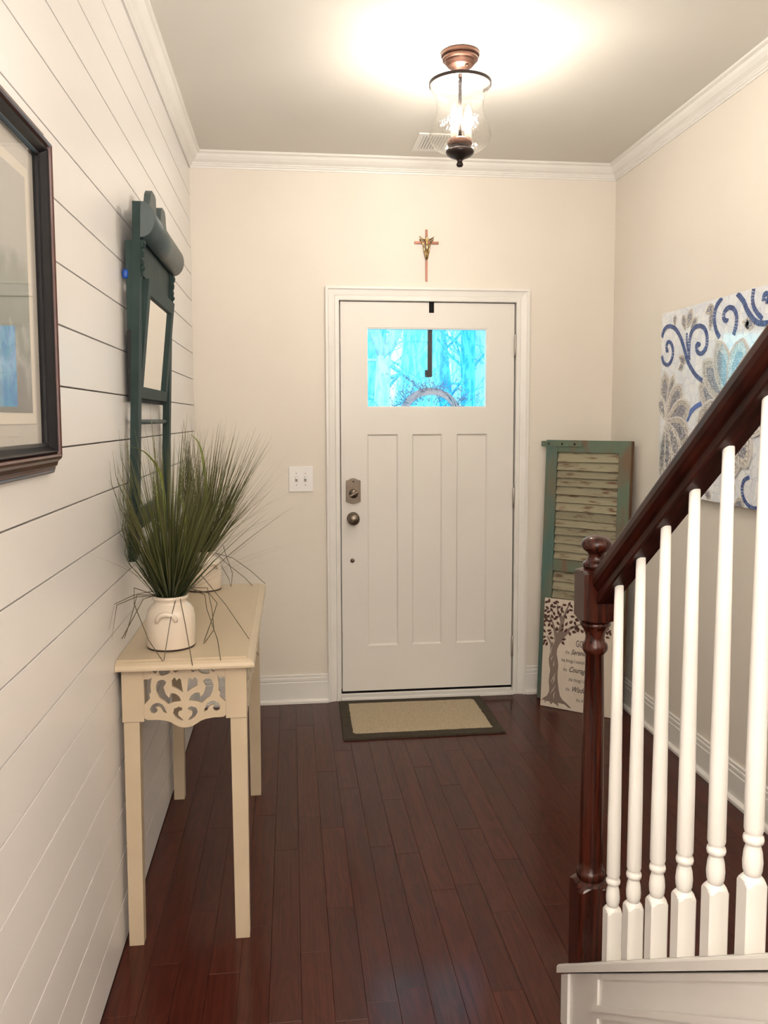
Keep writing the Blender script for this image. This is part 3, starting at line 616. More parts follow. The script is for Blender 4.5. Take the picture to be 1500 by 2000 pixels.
    me.polygons.foreach_set('use_smooth', [True]*len(F_)); o = bpy.data.objects.new('grass', me); C.objects.link(o); o.parent = G; o.matrix_parent_inverse = G.matrix_world.inverted(); tag(o, kind='stuff')
    for pts, w in big:
        P_ = [Vector(p) for p in pts]; sm = []
        for k in range(len(P_)-1):
            p0, p1, p2, p3 = P_[max(k-1, 0)], P_[k], P_[k+1], P_[min(k+2, len(P_)-1)]
            for q in range(4):
                t_ = q/4; sm.append(.5*((2*p1)+(-p0+p2)*t_+(2*p0-5*p1+4*p2-p3)*t_*t_+(-p0+3*p1-3*p2+p3)*t_**3))
        sm.append(P_[-1]); vs, fs = blade(sm, w, .3); MB().add(vs, fs, True).build('broad_leaf', m_leaf, G, fix=False)
    for pts in bent:
        mb = MB(); mb.tube([Vector(p) for p in pts], [.0012]*len(pts), 5, smooth=False); mb.build('bent_stem', m_bent, G)
    return G
m_bent = mat('dry_stem', (.055, .040, .020), .5, c2=(.10, .085, .045), scale=30)
n1 = (-.603, -1.832); n2 = (-.594, -1.035)
def A1(u, v, y=-1.83): return at(u, v, 1, y)
big1 = [([A1(330, 1165), A1(324, 1080), A1(322, 990), A1(316, 935), A1(299, 900, -1.87), A1(272, 877, -1.93), A1(230, 868, -2.0)], .009), ([A1(350, 1160), A1(362, 1060), A1(361, 1000), A1(350, 968), A1(331, 960)], .007),
        ([A1(322, 1165), A1(318, 1060), A1(305, 960), A1(298, 930)], .008)]
def B1(pts, y0=-1.87, y1=-1.90): return [at(u, v, 1, y0+(y1-y0)*k/(len(pts)-1)) for k, (u, v) in enumerate(pts)]
bent1 = [B1([(346, 1160), (333, 1210), (320, 1290)], -1.86, -1.99), B1([(350, 1160), (362, 1220), (376, 1300)], -1.86, -1.99), B1([(305, 1163), (262, 1148), (262, 1180), (290, 1250), (318, 1292)], -1.83, -1.98),
         B1([(303, 1163), (280, 1170), (264, 1200), (238, 1248)], -1.85, -1.91), B1([(300, 1155), (268, 1160), (262, 1185), (252, 1220), (243, 1247)], -1.84, -1.90), B1([(302, 1162), (262, 1162), (222, 1180), (205, 1230)], -1.83, -2.06),
         B1([(302, 1164), (266, 1166), (228, 1182), (208, 1250)], -1.85, -2.03), B1([(372, 1150), (408, 1158), (424, 1178), (414, 1210), (395, 1262)], -1.82, -1.80), B1([(370, 1148), (405, 1148), (414, 1190), (418, 1230), (400, 1255), (386, 1264)], -1.82, -1.82),
         B1([(378, 1152), (400, 1162), (404, 1190), (425, 1250), (431, 1290)], -1.83, -1.98), B1([(392, 1122), (440, 1180), (488, 1250), (505, 1280)], -1.75, -1.80)]
big2 = [([at(395, 1085, 1, -1.05), at(402, 960, 1, -1.05), at(397, 900, 1, -1.05), at(388, 865, 1, -1.05), at(372, 848, 1, -1.05)], .013)]
bent2 = [[at(u, v, 1, -1.0) for u, v in [(422, 1085), (435, 1110), (447, 1130), (451, 1149), (454, 1120), (440, 1080), (436, 1065)]], [at(u, v, 1, -1.0) for u, v in [(420, 1080), (455, 1090), (490, 1115), (518, 1140)]], [at(u, v, 1, -1.0) for u, v in [(420, 1078), (440, 1098), (480, 1130), (512, 1165)]]]
potted(n1[0], n1[1], 3, 'nearer crock of tall artificial grass at the front end of the console table', big1, bent1, math.radians(-92))
potted(n2[0], n2[1], 9, 'farther crock of tall artificial grass, half hidden behind the nearer one', big2, bent2, math.radians(-60))

# ================================================================== TEAL MIRROR (leaning out at the top)
my0, my1, mzb, mzt = -1.75, -1.09, 1.058, 2.10
MR = empty('wall_mirror', (XL+.01, (my0+my1)/2, mzb)); tag(MR, 'teal painted antique mirror with rolled cornice hung above the console table', 'mirror')
lean = (.036)/(mzt-mzb)
def mx(X, z): return XL+.0015+X+lean*(z-mzb)
def mbox(X0, X1, y0, y1, z0, z1, mb=None):
    mb = mb or MB()
    v = [(mx(X0, z0), y0, z0), (mx(X1, z0), y0, z0), (mx(X1, z0), y1, z0), (mx(X0, z0), y1, z0), (mx(X0, z1), y0, z1), (mx(X1, z1), y0, z1), (mx(X1, z1), y1, z1), (mx(X0, z1), y1, z1)]
    return mb.add(v, [(0, 3, 2, 1), (4, 5, 6, 7), (0, 1, 5, 4), (1, 2, 6, 5), (2, 3, 7, 6), (3, 0, 4, 7)])
sd_ = .023; sw_ = .05
for (a, b) in ((my0, my0+sw_), (my1-sw_, my1)):
    st = mbox(0, sd_, a, b, mzb+.05, mzt); mbox(0, sd_-.002, a-.004, b+.004, mzb+.012, mzb+.05, st); mbox(0, sd_-.006, a+.002, b-.002, mzb, mzb+.012, st); st.build('stile', m_teal, MR)
mbox(.002, .017, my0+sw_, my1-sw_, 1.905, mzt-.02).build('frieze_panel', m_teal, MR)
mbox(.004, .018, my0+sw_, my1-sw_, 1.145, 1.205).build('lower_rail', m_teal, MR)
# rolled cornice: D section along y
rc = MB(); sec = [(0.001, .047)]+[(sd_*.5+.030+.0*0 if False else .0, 0)]*0
sec = [(sd_-.001, .050), (sd_+.006, .050)]+[(sd_+.004+.036*math.sin(math.pi*k/14), .050*math.cos(math.pi*k/14)) for k in range(1, 14)]+[(sd_+.006, -.050), (sd_-.001, -.050)]
zc_ = mzt-.050
rc.sweep(sec, [((mx(0, zc_), my0+.001, zc_), (1, 0, 0), (lean, 0, 1)), ((mx(0, zc_), my1-.001, zc_), (1, 0, 0), (lean, 0, 1))]); ro = rc.build('rolled_cornice', m_tealroll, MR)
for f_ in ro.data.polygons:
    if len(f_.vertices) == 4: f_.use_smooth = True
# crest with central notch
cyy = (my0+my1)/2
cz = mzt-.03
half = [(.25, cz), (.235, cz+.04), (.185, cz+.052), (.160, cz+.075), (.150, cz+.098), (.130, cz+.112), (.075, cz+.112), (.055, cz+.105), (.050, cz+.085), (.046, cz+.066), (.030, cz+.052), (.0, cz+.045)]
poly = [(cyy-a, b) for a, b in half]+[(cyy+a, b) for a, b in half[::-1][1:]]
MB().prism(poly, (.002, .022), lambda a, b, e: (mx(e, b), a, b)).build('crest', m_tealroll, MR)
# carved corbels
for yc in (my0+sw_/2, my1-sw_/2):
    cb = MB()
    for (zt, zb, w_, pr_) in ((1.998, 1.972, .017, .013), (1.975, 1.945, .013, .010), (1.948, 1.922, .015, .009), (1.925, 1.908, .009, .012), (1.909, 1.893, .007, .007)):
        n = 10; z_ = (zt+zb)/2
        bm = bmesh.new(); bmesh.ops.create_uvsphere(bm, u_segments=12, v_segments=8, radius=1)
        for v in bm.verts: v.co = Vector((mx(sd_, z_)+v.co.x*pr_, yc+v.co.y*w_*(1+.25*math.sin(6*v.co.z)), z_+v.co.z*(zt-zb)*.62))
        cb.bm(bm, True)
    cb.build('carved_corbel', m_teal, MR)
# tilted inner mirror frame
iy0, iy1 = my0+sw_+.012, my1-sw_-.012
def fx(z, o=0): return XL+.034+(z-1.54)/(1.895-1.54)*.036+o
def fbox(y0, y1, z0, z1, o0, o1, mb=None):
    mb = mb or MB(); v = [(fx(z0, o0), y0, z0), (fx(z0, o1), y0, z0), (fx(z0, o1), y1, z0), (fx(z0, o0), y1, z0), (fx(z1, o0), y0, z1), (fx(z1, o1), y0, z1), (fx(z1, o1), y1, z1), (fx(z1, o0), y1, z1)]
    return mb.add(v, [(0, 3, 2, 1), (4, 5, 6, 7), (0, 1, 5, 4), (1, 2, 6, 5), (2, 3, 7, 6), (3, 0, 4, 7)])
fw_ = .045
fm = fbox(iy0, iy1, 1.542, 1.542+.034, -.018, .0); fbox(iy0, iy1, 1.850, 1.892, -.018, 0, fm); fbox(iy0, iy0+fw_, 1.576, 1.850, -.018, 0, fm); fbox(iy1-fw_, iy1, 1.576, 1.850, -.018, 0, fm)
fo = fm.build('mirror_frame', m_teal, MR)
tag(fbox(iy0+fw_, iy1-fw_, 1.576, 1.850, -.012, -.009).build('mirror_glass', m_mirror, fo), 'silvered mirror glass')
def wedge(y0, y1, z0, z1, ins):
    v = [(XL+.001+ins, y0, z0), (mx(-.0005, z0), y0, z0), (mx(-.0005, z0), y1, z0), (XL+.001+ins, y1, z0), (XL+.001+ins, y0, z1), (mx(-.0005, z1), y0, z1), (mx(-.0005, z1), y1, z1), (XL+.001+ins, y1, z1)]
    return MB().add(v, [(0, 3, 2, 1), (4, 5, 6, 7), (0, 1, 5, 4), (1, 2, 6, 5), (2, 3, 7, 6), (3, 0, 4, 7)])
wedge(my0+.002, my0+.024, 1.735, 1.990, .013).build('back_batten', m_teal, MR)
wedge(my0+.004, my1-.004, 1.530, 1.734, .011).build('back_board', mat('back_board_black', (.008, .008, .008), .7), MR)
ob_ = MB(); ob_.tube([(mx(.008, 1.47), my0+sw_-.004, 1.47), (mx(.008, 1.47), my1-sw_+.004, 1.47)], .0075, 12); ob_.build('towel_rod', m_tealroll, MR)
tag(MB().lathe([(0, -.014), (.006, -.013), (.009, -.006), (.009, .006), (.006, .013), (0, .014)], (XL+.0125, my0+.004, 1.895), 16, caps=False).build('bumper', mat('blue_rubber', (.01, .07, .35), .4), MR), 'small blue bumper')

# ================================================================== FRAMED PICTURE (left wall, near)
pf = empty('framed_picture', (XL, -2.95, 1.70)); tag(pf, 'mahogany and black framed misty landscape print behind glass', 'picture')
py1, py0, pz0_, pz1_ = -2.515, -3.50, 1.372, 2.030
m_pf = mat('mahogany_frame', (.050, .013, .009), .32, c2=(.080, .022, .014), scale=30, stretch=(1, .3, 1), coat=.2, spec=.4)
prf = [(0, .002), (0, .009), (.003, .012), (.006, .011), (.008, .015), (.012, .015), (.016, .021), (.024, .025), (.030, .033), (.035, .036), (.039, .034), (.040, .028), (.040, .002)]
prb = [(.0405, .003), (.0405, .027), (.044, .031), (.047, .028), (.055, .018), (.057, .018), (.061, .0155), (.061, .003)]
def framesweep(prof, name, m):
    fr_ = []
    for (y, z, dy, dz) in ((py0, pz0_, 1, 1), (py1, pz0_, -1, 1), (py1, pz1_, -1, -1), (py0, pz1_, 1, -1), (py0, pz0_, 1, 1)):
        fr_.append(((XL, y, z), (0, dy, dz), (1, 0, 0)))
    mb = MB(); n = len(prof); vs = []
    for o, a, b in fr_[:4]:
        for p in prof: vs.append(Vector(o)+Vector(a)*p[0]+Vector(b)*p[1])
    fs = [(j*n+i_, j*n+(i_+1) % n, ((j+1) % 4)*n+(i_+1) % n, ((j+1) % 4)*n+i_) for j in range(4) for i_ in range(n)]
    mb.add(vs, fs); return mb.build(name, m, pf)
framesweep(prf, 'outer_frame', m_pf); framesweep(prb, 'inner_frame', mat('black_lacquer', (.006, .006, .008), .3, spec=.3))
def inset(d_, x0, x1): return MB().box(XL+x0, XL+x1, py0+d_, py1-d_, pz0_+d_, pz1_-d_)
m_mat = mat('grey_mat_board', (.55, .52, .47), .8); m_mat2 = mat('cream_mat_board', (.70, .65, .56), .8)
inset(.055, .003, .006).build('mat_board', m_mat, pf); inset(.098, .0061, .0075).build('inner_mat', m_mat2, pf)
def print_mat():
    m = bpy.data.materials.new('misty_print'); t, N, L = nt(m); b = N['Principled BSDF']; g = N.new('ShaderNodeNewGeometry'); sp = N.new('ShaderNodeSeparateXYZ'); L.new(g.outputs['Position'], sp.inputs[0])
    n = N.new('ShaderNodeTexNoise'); n.inputs['Scale'].default_value = 9; n.inputs['Detail'].default_value = 7; L.new(g.outputs['Position'], n.inputs['Vector'])
    a = N.new('ShaderNodeMath'); a.operation = 'MULTIPLY_ADD'; L.new(n.outputs['Fac'], a.inputs[0]); a.inputs[1].default_value = .30; L.new(sp.outputs['Z'], a.inputs[2])
    mr = N.new('ShaderNodeMapRange'); mr.inputs['From Min'].default_value = 1.48+.15; mr.inputs['From Max'].default_value = 1.92+.15; L.new(a.outputs[0], mr.inputs[0])
    r = N.new('ShaderNodeValToRGB'); e = r.color_ramp.elements; e[0].position = 0; e[0].color = (.16, .16, .15, 1); e[1].position = 1; e[1].color = (.46, .45, .42, 1)
    for p_, c_ in ((.22, (.22, .22, .21)), (.30, (.36, .37, .36)), (.36, (.20, .22, .19)), (.55, (.24, .27, .23)), (.66, (.40, .41, .38))): q = e.new(p_); q.color = (*c_, 1)
    L.new(mr.outputs[0], r.inputs[0]); L.new(r.outputs[0], b.inputs['Base Color']); b.inputs['Roughness'].default_value = .7; return m
inset(.118, .0076, .0085).build('print', print_mat(), pf)
MB().add([(XL+.0135, py0+.05, pz0_+.05), (XL+.0135, py1-.05, pz0_+.05), (XL+.0135, py1-.05, pz1_-.05), (XL+.0135, py0+.05, pz1_-.05)], [(0, 1, 2, 3)]).build('glass', m_pglass, pf, fix=False)

# ================================================================== GREEN SHUTTER leaning in the corner
def frame_at(p0, p1, e, h):
    """matrix with local x along p0->p1, z up and tilted by e over h, y into the corner"""
    p0, p1 = Vector(p0), Vector(p1); xa = (p1-p0).normalized(); n_ = Vector((0, 0, 1)).cross(xa).normalized()
    za = (Vector((0, 0, 1))*h+n_*e).normalized(); ya = za.cross(xa).normalized()
    return Matrix.Translation(p0) @ Matrix((xa, ya, za)).transposed().to_4x4(), (p1-p0).length
SM, SW_ = frame_at((1.026, -.090, .003), (1.352, -.412, .003), .075, 1.36)
SH = empty('louvered_shutter', (0, 0, 0), SM); tag(SH, 'weathered green louvered wooden shutter leaning in the corner', 'shutter')
SHH = 1.365; st_ = .062; TH = .030
m_sg = mat('weathered_green_paint', (.120, .165, .115), .75, c2=(.17, .115, .07), scale=16, stretch=(1, 1, .35), lo=.46, hi=.64, bump=.5, bscale=60, detail=10)
m_sgt = mat('weathered_teal_paint', (.085, .155, .130), .75, c2=(.16, .15, .10), scale=10, stretch=(1, 1, .3), lo=.42, hi=.66, bump=.5, bscale=60, detail=10)
m_sl = mat('weathered_slat_paint', (.30, .275, .185), .8, c2=(.15, .085, .05), scale=26, stretch=(.4, .4, 2.2), lo=.54, hi=.68, bump=.5, bscale=70, detail=10, rnd=.18)
m_sw = mat('bare_old_wood', (.16, .085, .04), .8, c2=(.10, .05, .025), scale=30, stretch=(1, 1, .2), bump=.3)
def lb(x0, x1, y0, y1, z0, z1, c=.0015): return local(MB().box(x0, x1, y0, y1, z0, z1, c), SM)
lb(0, st_, 0, TH, 0, SHH).build('stile', m_sgt, SH); lb(SW_-st_, SW_, 0, TH, 0, SHH).build('stile', m_sg, SH)
lb(SW_, SW_+.004, .001, TH-.001, 0, SHH-.001).build('bare_edge', m_sw, SH)
zt_open, zb_open = SHH-.062, .745
lb(st_, SW_-st_, .002, TH-.002, SHH-.062, SHH).build('rail', m_sg, SH); lb(st_, SW_-st_, .002, TH-.002, .685, .745).build('rail', m_sg, SH); lb(st_, SW_-st_, .002, TH-.002, 0, .095).build('rail', m_sg, SH)
lb(-.028, .20, -.004, .0, SHH-.034, SHH-.006, .001).build('hinge_strap', m_sg, SH)
for xx in (.015, .090, .160): local(MB().lathe([(.006, 0), (.004, -.003), (0, -.004)], (xx, -.004, SHH-.02), 10, axis='y', caps=False), SM).build('rivet', m_dkbronze, SH)
def slats(z0, z1, n):
    rg = random.Random(int(z0*100))
    for k in range(n):
        zc2 = z0+(z1-z0)*(k+.5)/n; h_ = (z1-z0)/n*1.22
        s = MB().box(st_+.001, SW_-st_-.001, -.0035, .0035, -h_/2, h_/2, .0012)
        s = local(s, SM @ Matrix.Translation((0, TH/2+rg.uniform(-.001, .001), zc2+rg.uniform(-.0015, .0015))) @ Matrix.Rotation(rg.uniform(-.010, .010), 4, 'Y') @ Matrix.Rotation(math.radians(-17+rg.uniform(-4, 4)), 4, 'X'))
        s.build('slat', m_sl, SH)
slats(zb_open+.004, zt_open-.004, 13); slats(.10, .680, 13)
lb(st_, SW_-st_, TH-.006, TH-.003, .10, .68).build('backing', m_sw, SH); lb(st_, SW_-st_, TH-.006, TH-.003, .745, SHH-.062).build('backing', m_sw, SH)

# ================================================================== SERENITY SIGN
GM, GW = frame_at((1.010, -.203, .002), (1.318, -.441, .002), .050, .552)
GS = empty('tree_sign', (0, 0, 0), GM); tag(GS, 'white wooden prayer sign with brown tree leaning on the green shutter', 'sign')
GH = .556; GI = GM.inverted(); gorg = GM.translation; gn = (GM.to_3x3() @ Vector((0, 1, 0)))
m_sgn = mat('whitewashed_board', (.66, .58, .49), .6, c2=(.62, .54, .45), scale=20, stretch=(3, 1, .2), space='obj')
local(MB().box(0, GW, .0, .014, 0, GH, .001), GM).build('board', m_sgn, GS)
m_ink = mat('grey_brown_ink', (.22, .165, .135), .6); m_ink2 = mat('brown_ink', (.075, .028, .020), .6); m_txt = mat('black_ink', (.035, .030, .030), .6)
def sp(u, v):   # crop pixel -> local sign coordinates
    q = GI @ on_plane(1050+u/8.333, 1160+v/8.333, gorg, gn); return (min(max(q.x, .001), GW-.001), min(max(q.z, .001), GH-.001))
def flat(mb, pts, lvl=-.0006):
    n = len(pts); k = len(mb.v); mb.v += [tuple(GM @ Vector((a, lvl, b))) for a, b in pts]; mb.f.append(tuple(range(k, k+n))); mb.sm.append(False)
tr_ = MB()
trunk = [(20, 1735), (90, 1690), (150, 1655), (185, 1590), (190, 1520), (180, 1430), (190, 1330), (205, 1240), (185, 1130), (182, 1060), (200, 960), (205, 880), (205, 810), (150, 690), (165, 680), (230, 790), (262, 780), (275, 700), (262, 600), (235, 480), (190, 380), (215, 370), (262, 470), (290, 560), (320, 640), (345, 560), (370, 470), (355, 380), (310, 250), (320, 170), (335, 180), (340, 260), (400, 370), (430, 330), (460, 250), (510, 160), (530, 165), (480, 290), (450, 400), (430, 470), (410, 560), (395, 620), (520, 545), (640, 500), (700, 490), (700, 510), (640, 540), (530, 590), (480, 660), (410, 740), (350, 830), (320, 900), (312, 980), (330, 1080), (338, 1160), (328, 1260), (325, 1350), (330, 1440), (345, 1560), (365, 1660), (400, 1720), (460, 1770), (550, 1862), (500, 1855), (440, 1800), (370, 1780), (330, 1770), (340, 1840), (300, 1800), (250, 1765), (215, 1800), (195, 1750), (140, 1740), (110, 1775), (120, 1730), (80, 1720)]
def tri_fill(mb, pts, lvl=-.0006):
    from mathutils.geometry import tessellate_polygon
    v3 = [Vector((a, lvl, b)) for a, b in pts]; tris = tessellate_polygon([v3]); k = len(mb.v); mb.v += [tuple(GM @ v) for v in v3]
    for t_ in tris: mb.f.append(tuple(k+i_ for i_ in t_)); mb.sm.append(False)
tri_fill(tr_, [sp(*p) for p in trunk]); tr_.build('tree_print', m_ink, GS)
cut = MB()
for seg_ in (((300, 700), (265, 790), (255, 840)), ((245, 830), (215, 930), (210, 1020)), ((270, 1000), (225, 1040), (220, 1090)), ((275, 1085), (262, 1150), (264, 1190)), ((305, 1260), (250, 1370), (205, 1450)), ((285, 1330), (270, 1400), (240, 1480)), ((300, 1470), (250, 1560), (200, 1630)), ((290, 1580), (262, 1640), (265, 1720))):
    (a, b), (c_, d2), (e, f2) = seg_; flat(cut, [sp(a, b), sp(c_+7, d2), sp(e, f2), sp(c_-7, d2)], -.0010)
cut.build('bark_highlight', m_sgn, GS)
lv = MB(); rg = random.Random(4)
leaves = [(150, 130, 20), (190, 110, 80), (285, 150, -30), (320, 130, -20), (440, 180, -5), (520, 160, 60), (550, 200, -50), (160, 225, -50), (230, 190, 60), (270, 210, 0), (350, 215, 20), (395, 240, 80), (130, 270, 30), (180, 290, 30), (230, 260, -60), (270, 320, -70), (340, 310, -80), (405, 285, -40), (495, 290, 60), (545, 265, -10), (125, 345, -10), (130, 385, -60), (175, 365, 40), (240, 370, -60), (315, 375, 5), (370, 340, 60), (290, 405, 10), (460, 375, -60), (570, 370, -10), (120, 440, 50), (160, 430, -40), (210, 440, 30), (335, 480, -50), (190, 500, 65), (110, 500, -50), (235, 525, -70), (315, 570, 85), (410, 520, 80), (470, 490, 60), (545, 460, 45), (612, 480, -70), (640, 430, -30), (110, 600, -50), (190, 595, 10), (205, 640, 45), (400, 585, 50), (460, 595, 60), (595, 620, -15), (525, 650, -70), (230, 715, -20), (105, 700, 20), (120, 760, 10), (100, 800, 60), (150, 810, 70), (430, 740, 15), (415, 800, -50), (725, 610, -55), (660, 595, 40), (560, 545, 20),
          (1130, 640, -60), (1170, 615, 40), (1140, 710, -15), (1185, 650, -70)]
for k in range(60): leaves.append((rg.uniform(620, 1150), rg.uniform(120, 600), rg.uniform(-90, 90)))
for u, v, an in leaves:
    L_, w_ = (78, 21) if (u, v) not in ((595, 620), (315, 570), (545, 460)) else (74, 26)
    a = -math.radians(an); ca, sa = math.cos(a), math.sin(a)
    flat(lv, [sp(u+x_*ca-y_*sa, v+x_*sa+y_*ca) for x_, y_ in ((-L_/2, 0), (-L_/4, -w_*.8), (0, -w_), (L_/3, -w_*.5), (L_/2, 0), (L_/3, w_*.5), (0, w_), (-L_/4, w_*.8))], -.0014)
tag(lv.build('leaf_print', m_ink2, GS), kind='stuff')
def text(s, x_, z_, size, shear=0.0, m=m_txt, sx=1.0, bold=0.0, align='LEFT'):
    cu = bpy.data.curves.new('t', 'FONT'); cu.body = s; cu.size = size; cu.shear = shear; cu.offset = bold; cu.align_x = align; cu.resolution_u = 3
    o = bpy.data.objects.new('t', cu); C.objects.link(o); bpy.context.view_layer.update(); me = bpy.data.meshes.new_from_object(o.evaluated_get(bpy.context.evaluated_depsgraph_get())); bpy.data.objects.remove(o)
    for v in me.vertices: v.co = GM @ Vector((x_+v.co.x*sx, -.0012, z_+v.co.y))
    me.materials.clear(); me.materials.append(m); ob = bpy.data.objects.new('lettering', me); C.objects.link(ob); ob.parent = GS; ob.matrix_parent_inverse = GM.inverted(); return ob
def line(u, v, parts):
    x_, z_ = sp(u, v)
    for s, size, sh, sx, b in parts:
        o = text(s, x_, z_, size, sh, sx=sx, bold=b); xs_ = [(GI @ w.co).x for w in o.data.vertices]; x_ = max(xs_)+.008
line(620, 860, [('GOD', .048, 0, .55, .0), ('grant me', .030, 0, .5, .0)])
line(455, 968, [('the', .026, 0, .6, .0), ('Serenity', .036, .45, .72, .0004), ('to accept', .024, 0, .5, .0)])
line(385, 1095, [('the things I cannot change', .026, 0, .62, 0)])
line(415, 1250, [('the', .026, 0, .6, .0), ('Courage', .038, .45, .72, .0004), ('to change', .024, 0, .5, .0)])
line(505, 1415, [('the things I can, and', .026, 0, .62, 0)])
line(455, 1570, [('the', .026, 0, .6, .0), ('Wisdom', .038, .45, .72, .0004), ('to know', .024, 0, .5, .0)])
line(625, 1752, [('the difference', .026, 0, .62, 0)])

# ================================================================== MOSAIC ART
AXF = XR-.032
ayl, ayr, az_b, az_t = -.645, -1.860, 1.1465, 1.944
AR = empty('mosaic_panel', (XR, (ayl+ayr)/2, az_b)); tag(AR, 'large blue and silver flower mosaic panel on the right wall', 'wall art')
def shard_mat():
    m = bpy.data.materials.new('mosaic_shards'); t, N, L = nt(m); b = N['Principled BSDF']; g = N.new('ShaderNodeNewGeometry')
    v1_ = N.new('ShaderNodeTexVoronoi'); v1_.inputs['Scale'].default_value = 28; v2_ = N.new('ShaderNodeTexVoronoi'); v2_.inputs['Scale'].default_value = 28; v2_.feature = 'DISTANCE_TO_EDGE'
    for v_ in (v1_, v2_): L.new(g.outputs['Position'], v_.inputs['Vector'])
    r = N.new('ShaderNodeValToRGB'); e = r.color_ramp.elements; e[0].position = 0; e[0].color = (.70, .76, .86, 1); e[1].position = 1; e[1].color = (.90, .93, .95, 1)
    sp_ = N.new('ShaderNodeSeparateXYZ'); L.new(v1_.outputs['Color'], sp_.inputs[0]); L.new(sp_.outputs[0], r.inputs[0])
    mk = N.new('ShaderNodeMath'); mk.operation = 'LESS_THAN'; mk.inputs[1].default_value = .018; L.new(v2_.outputs['Distance'], mk.inputs[0])
    mx_ = N.new('ShaderNodeMix'); mx_.data_type = 'RGBA'; L.new(mk.outputs[0], mx_.inputs[0]); L.new(r.outputs[0], mx_.inputs[6]); mx_.inputs[7].default_value = (.50, .54, .64, 1)
    L.new(mx_.outputs[2], b.inputs['Base Color']); b.inputs['Roughness'].default_value = .28; b.inputs['Specular IOR Level'].default_value = 1.0; b.inputs['Coat Weight'].default_value = 1; b.inputs['Coat Roughness'].default_value = .04; b.inputs['Coat IOR'].default_value = 1.8
    bp = N.new('ShaderNodeBump'); bp.inputs['Strength'].default_value = .25; bp.inputs['Distance'].default_value = .004; L.new(v1_.outputs['Color'], bp.inputs['Height']); L.new(bp.outputs[0], b.inputs['Normal']); return m
def tile_mat(name, c1, c2, sc=110, grout=(.75, .72, .68), thr=.055):
    m = bpy.data.materials.new(name); t, N, L = nt(m); b = N['Principled BSDF']; g = N.new('ShaderNodeNewGeometry')
    v1_ = N.new('ShaderNodeTexVoronoi'); v1_.inputs['Scale'].default_value = sc; v1_.distance = 'CHEBYCHEV'; v1_.inputs['Randomness'].default_value = .35
    L.new(g.outputs['Position'], v1_.inputs['Vector']); sp_ = N.new('ShaderNodeSeparateXYZ'); L.new(v1_.outputs['Color'], sp_.inputs[0])
    r = N.new('ShaderNodeValToRGB'); e = r.color_ramp.elements; e[0].color = (*c1, 1); e[1].color = (*c2, 1); L.new(sp_.outputs[0], r.inputs[0])
    mk = N.new('ShaderNodeMath'); mk.operation = 'GREATER_THAN'; mk.inputs[1].default_value = .5-thr; L.new(v1_.outputs['Distance'], mk.inputs[0])
    mx_ = N.new('ShaderNodeMix'); mx_.data_type = 'RGBA'; L.new(mk.outputs[0], mx_.inputs[0]); L.new(r.outputs[0], mx_.inputs[6]); mx_.inputs[7].default_value = (*grout, 1)
    L.new(mx_.outputs[2], b.inputs['Base Color']); b.inputs['Roughness'].default_value = .22; b.inputs['Specular IOR Level'].default_value = 1.0; b.inputs['Coat Weight'].default_value = .8; b.inputs['Coat Roughness'].default_value = .05; b.inputs['Coat IOR'].default_value = 1.8
    bp = N.new('ShaderNodeBump'); bp.inputs['Strength'].default_value = .4; bp.inputs['Distance'].default_value = .003; L.new(v1_.outputs['Color'], bp.inputs['Height']); L.new(bp.outputs[0], b.inputs['Normal']); return m
MB().box(AXF+.002, XR-.001, ayr, ayl, az_b, az_t).build('backing_board', mat('art_edge', (.28, .22, .17), .6), AR)
MB().box(AXF, AXF+.0018, ayr, ayl, az_b, az_t).build('shard_field', shard_mat(), AR)
m_taupe = tile_mat('taupe_tile', (.24, .22, .19), (.50, .46, .41)); m_slate = tile_mat('slate_tile', (.055, .062, .115), (.15, .16, .24), grout=(.42, .42, .45)); m_blue = mat('blue_tile', (.030, .060, .22), .2, c2=(.05, .12, .34), scale=60, coat=.4)
m_silver = mat('silver_grout', (.62, .60, .57), .3)
m_blue2 = mat('bright_blue_tile', (.05, .14, .50), .2, coat=.4)
def ap(u, v, sc=4.167, o=(1270, 540)):
    q = at(o[0]+u/sc, o[1]+v/sc, 0, AXF); return [min(max(q.y, ayr+.001), ayl-.001), min(max(q.z, az_b+.001), az_t-.001)]
def ap2(u, v): return ap(u, v, 6.06, (1270, 680))
def smoothp(P_, n=6):
    P_ = [Vector(p) for p in P_]; out = []
    for k in range(len(P_)-1):
        p0, p1, p2, p3 = P_[max(k-1, 0)], P_[k], P_[k+1], P_[min(k+2, len(P_)-1)]
        for q in range(n): t_ = q/n; out.append(.5*((2*p1)+(-p0+p2)*t_+(2*p0-5*p1+4*p2-p3)*t_*t_+(-p0+3*p1-3*p2+p3)*t_**3))
    out.append(P_[-1]); return out
